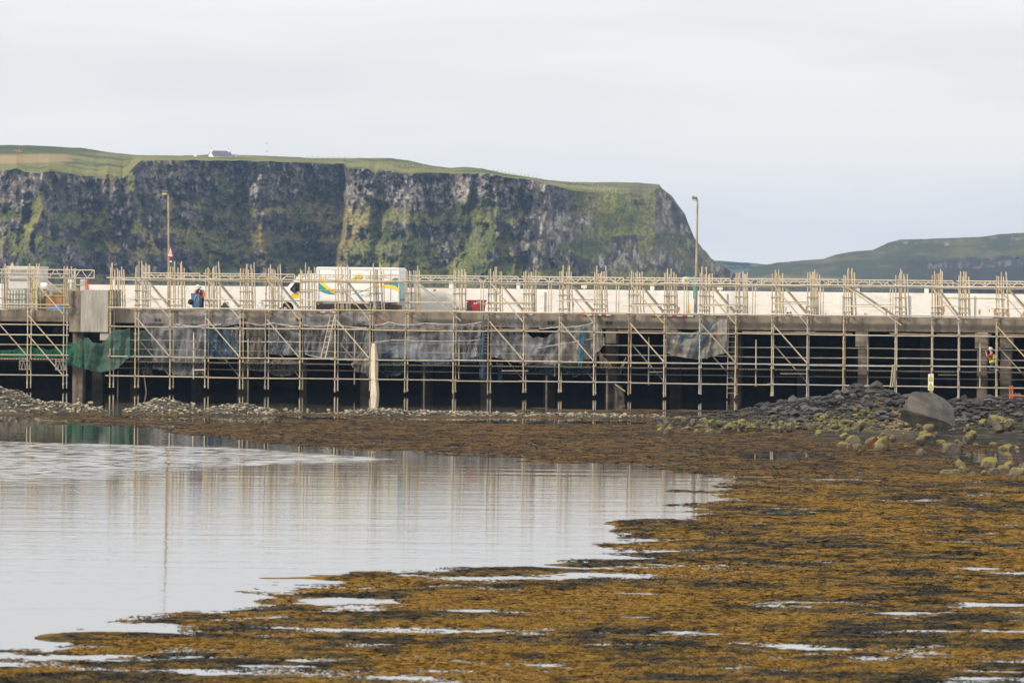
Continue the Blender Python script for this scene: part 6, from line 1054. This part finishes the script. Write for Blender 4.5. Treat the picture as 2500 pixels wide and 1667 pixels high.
# loose gravel too small to count
def gravel(name, n, xr, yr, smin, smax, cols):
    Yc = rng.uniform(*yr, n * 6); xp = rng.uniform(*xr, n * 6); X = (xp - 1250) / F_PX * Yc; h, s, rk = shore(X, Yc)[:3]
    k = (rk > .07) & (rng.random(len(rk)) < np.clip(rk * 2.2 + .25, 0, 1)); X, Yc, h = X[k][:n], Yc[k][:n], h[k][:n]; n = len(X)
    base = np.array([(1, 0, 0), (0, 1, 0), (-1, 0, 0), (0, -1, 0), (0, 0, 1), (0, 0, -1), (.62, .62, .5), (-.62, .62, .5), (-.62, -.62, .5), (.62, -.62, .5)], float)
    tri = np.array([(0, 6, 9), (0, 1, 6), (1, 7, 6), (1, 2, 7), (2, 8, 7), (2, 3, 8), (3, 9, 8), (3, 0, 9), (6, 7, 4), (7, 8, 4), (8, 9, 4), (9, 6, 4), (0, 5, 1), (1, 5, 2), (2, 5, 3), (3, 5, 0)])
    sz = smin + (smax - smin) * rng.random(n) ** 2.5; an = rng.uniform(0, 6.28, n); V = base[None] * (1 + rng.normal(0, .16, (n, 10, 3))) * sz[:, None, None] * np.stack([rng.uniform(.8, 1.5, n), rng.uniform(.7, 1.1, n), rng.uniform(.45, .8, n)], -1)[:, None]
    ca, sa = np.cos(an)[:, None], np.sin(an)[:, None]; V = np.stack([V[..., 0] * ca - V[..., 1] * sa, V[..., 0] * sa + V[..., 1] * ca, V[..., 2]], -1) + np.stack([X, Yc, h + sz * .2], -1)[:, None]
    c = np.array(cols)[rng.integers(0, len(cols), n)] * rng.uniform(.6, 1.3, n)[:, None]
    np_mesh(name, V.reshape(-1, 3), (np.arange(n)[:, None, None] * 10 + tri[None]).reshape(-1, 3), GRAVEL, np.repeat(c, 10, 0), smooth=False, kind='stuff')
GRAVEL = mat_attr('loose_gravel', rough=.8, spec=.3, var=.2, scale=20)
gravel('gravel', 9000, (1560, 2900), (232, 256), .03, .11, [(.05, .047, .045), (.03, .029, .028), (.065, .06, .052), (.09, .083, .03), (.04, .036, .026)])
gravel('rubble', 900, (1860, 2560), (239, 249), .08, .30, [(.055, .052, .05), (.04, .038, .037), (.08, .074, .066), (.026, .025, .024)])
gravel('moss_cobbles', 1100, (1575, 2140), (233, 240), .06, .17, [(.145, .125, .025), (.10, .088, .028), (.06, .052, .03), (.045, .038, .028), (.125, .11, .03)])
gravel('pebbles', 7000, (-450, 1650), (251, 263), .03, .12, [(.28, .235, .155), (.17, .145, .10), (.08, .07, .055), (.36, .31, .21)])
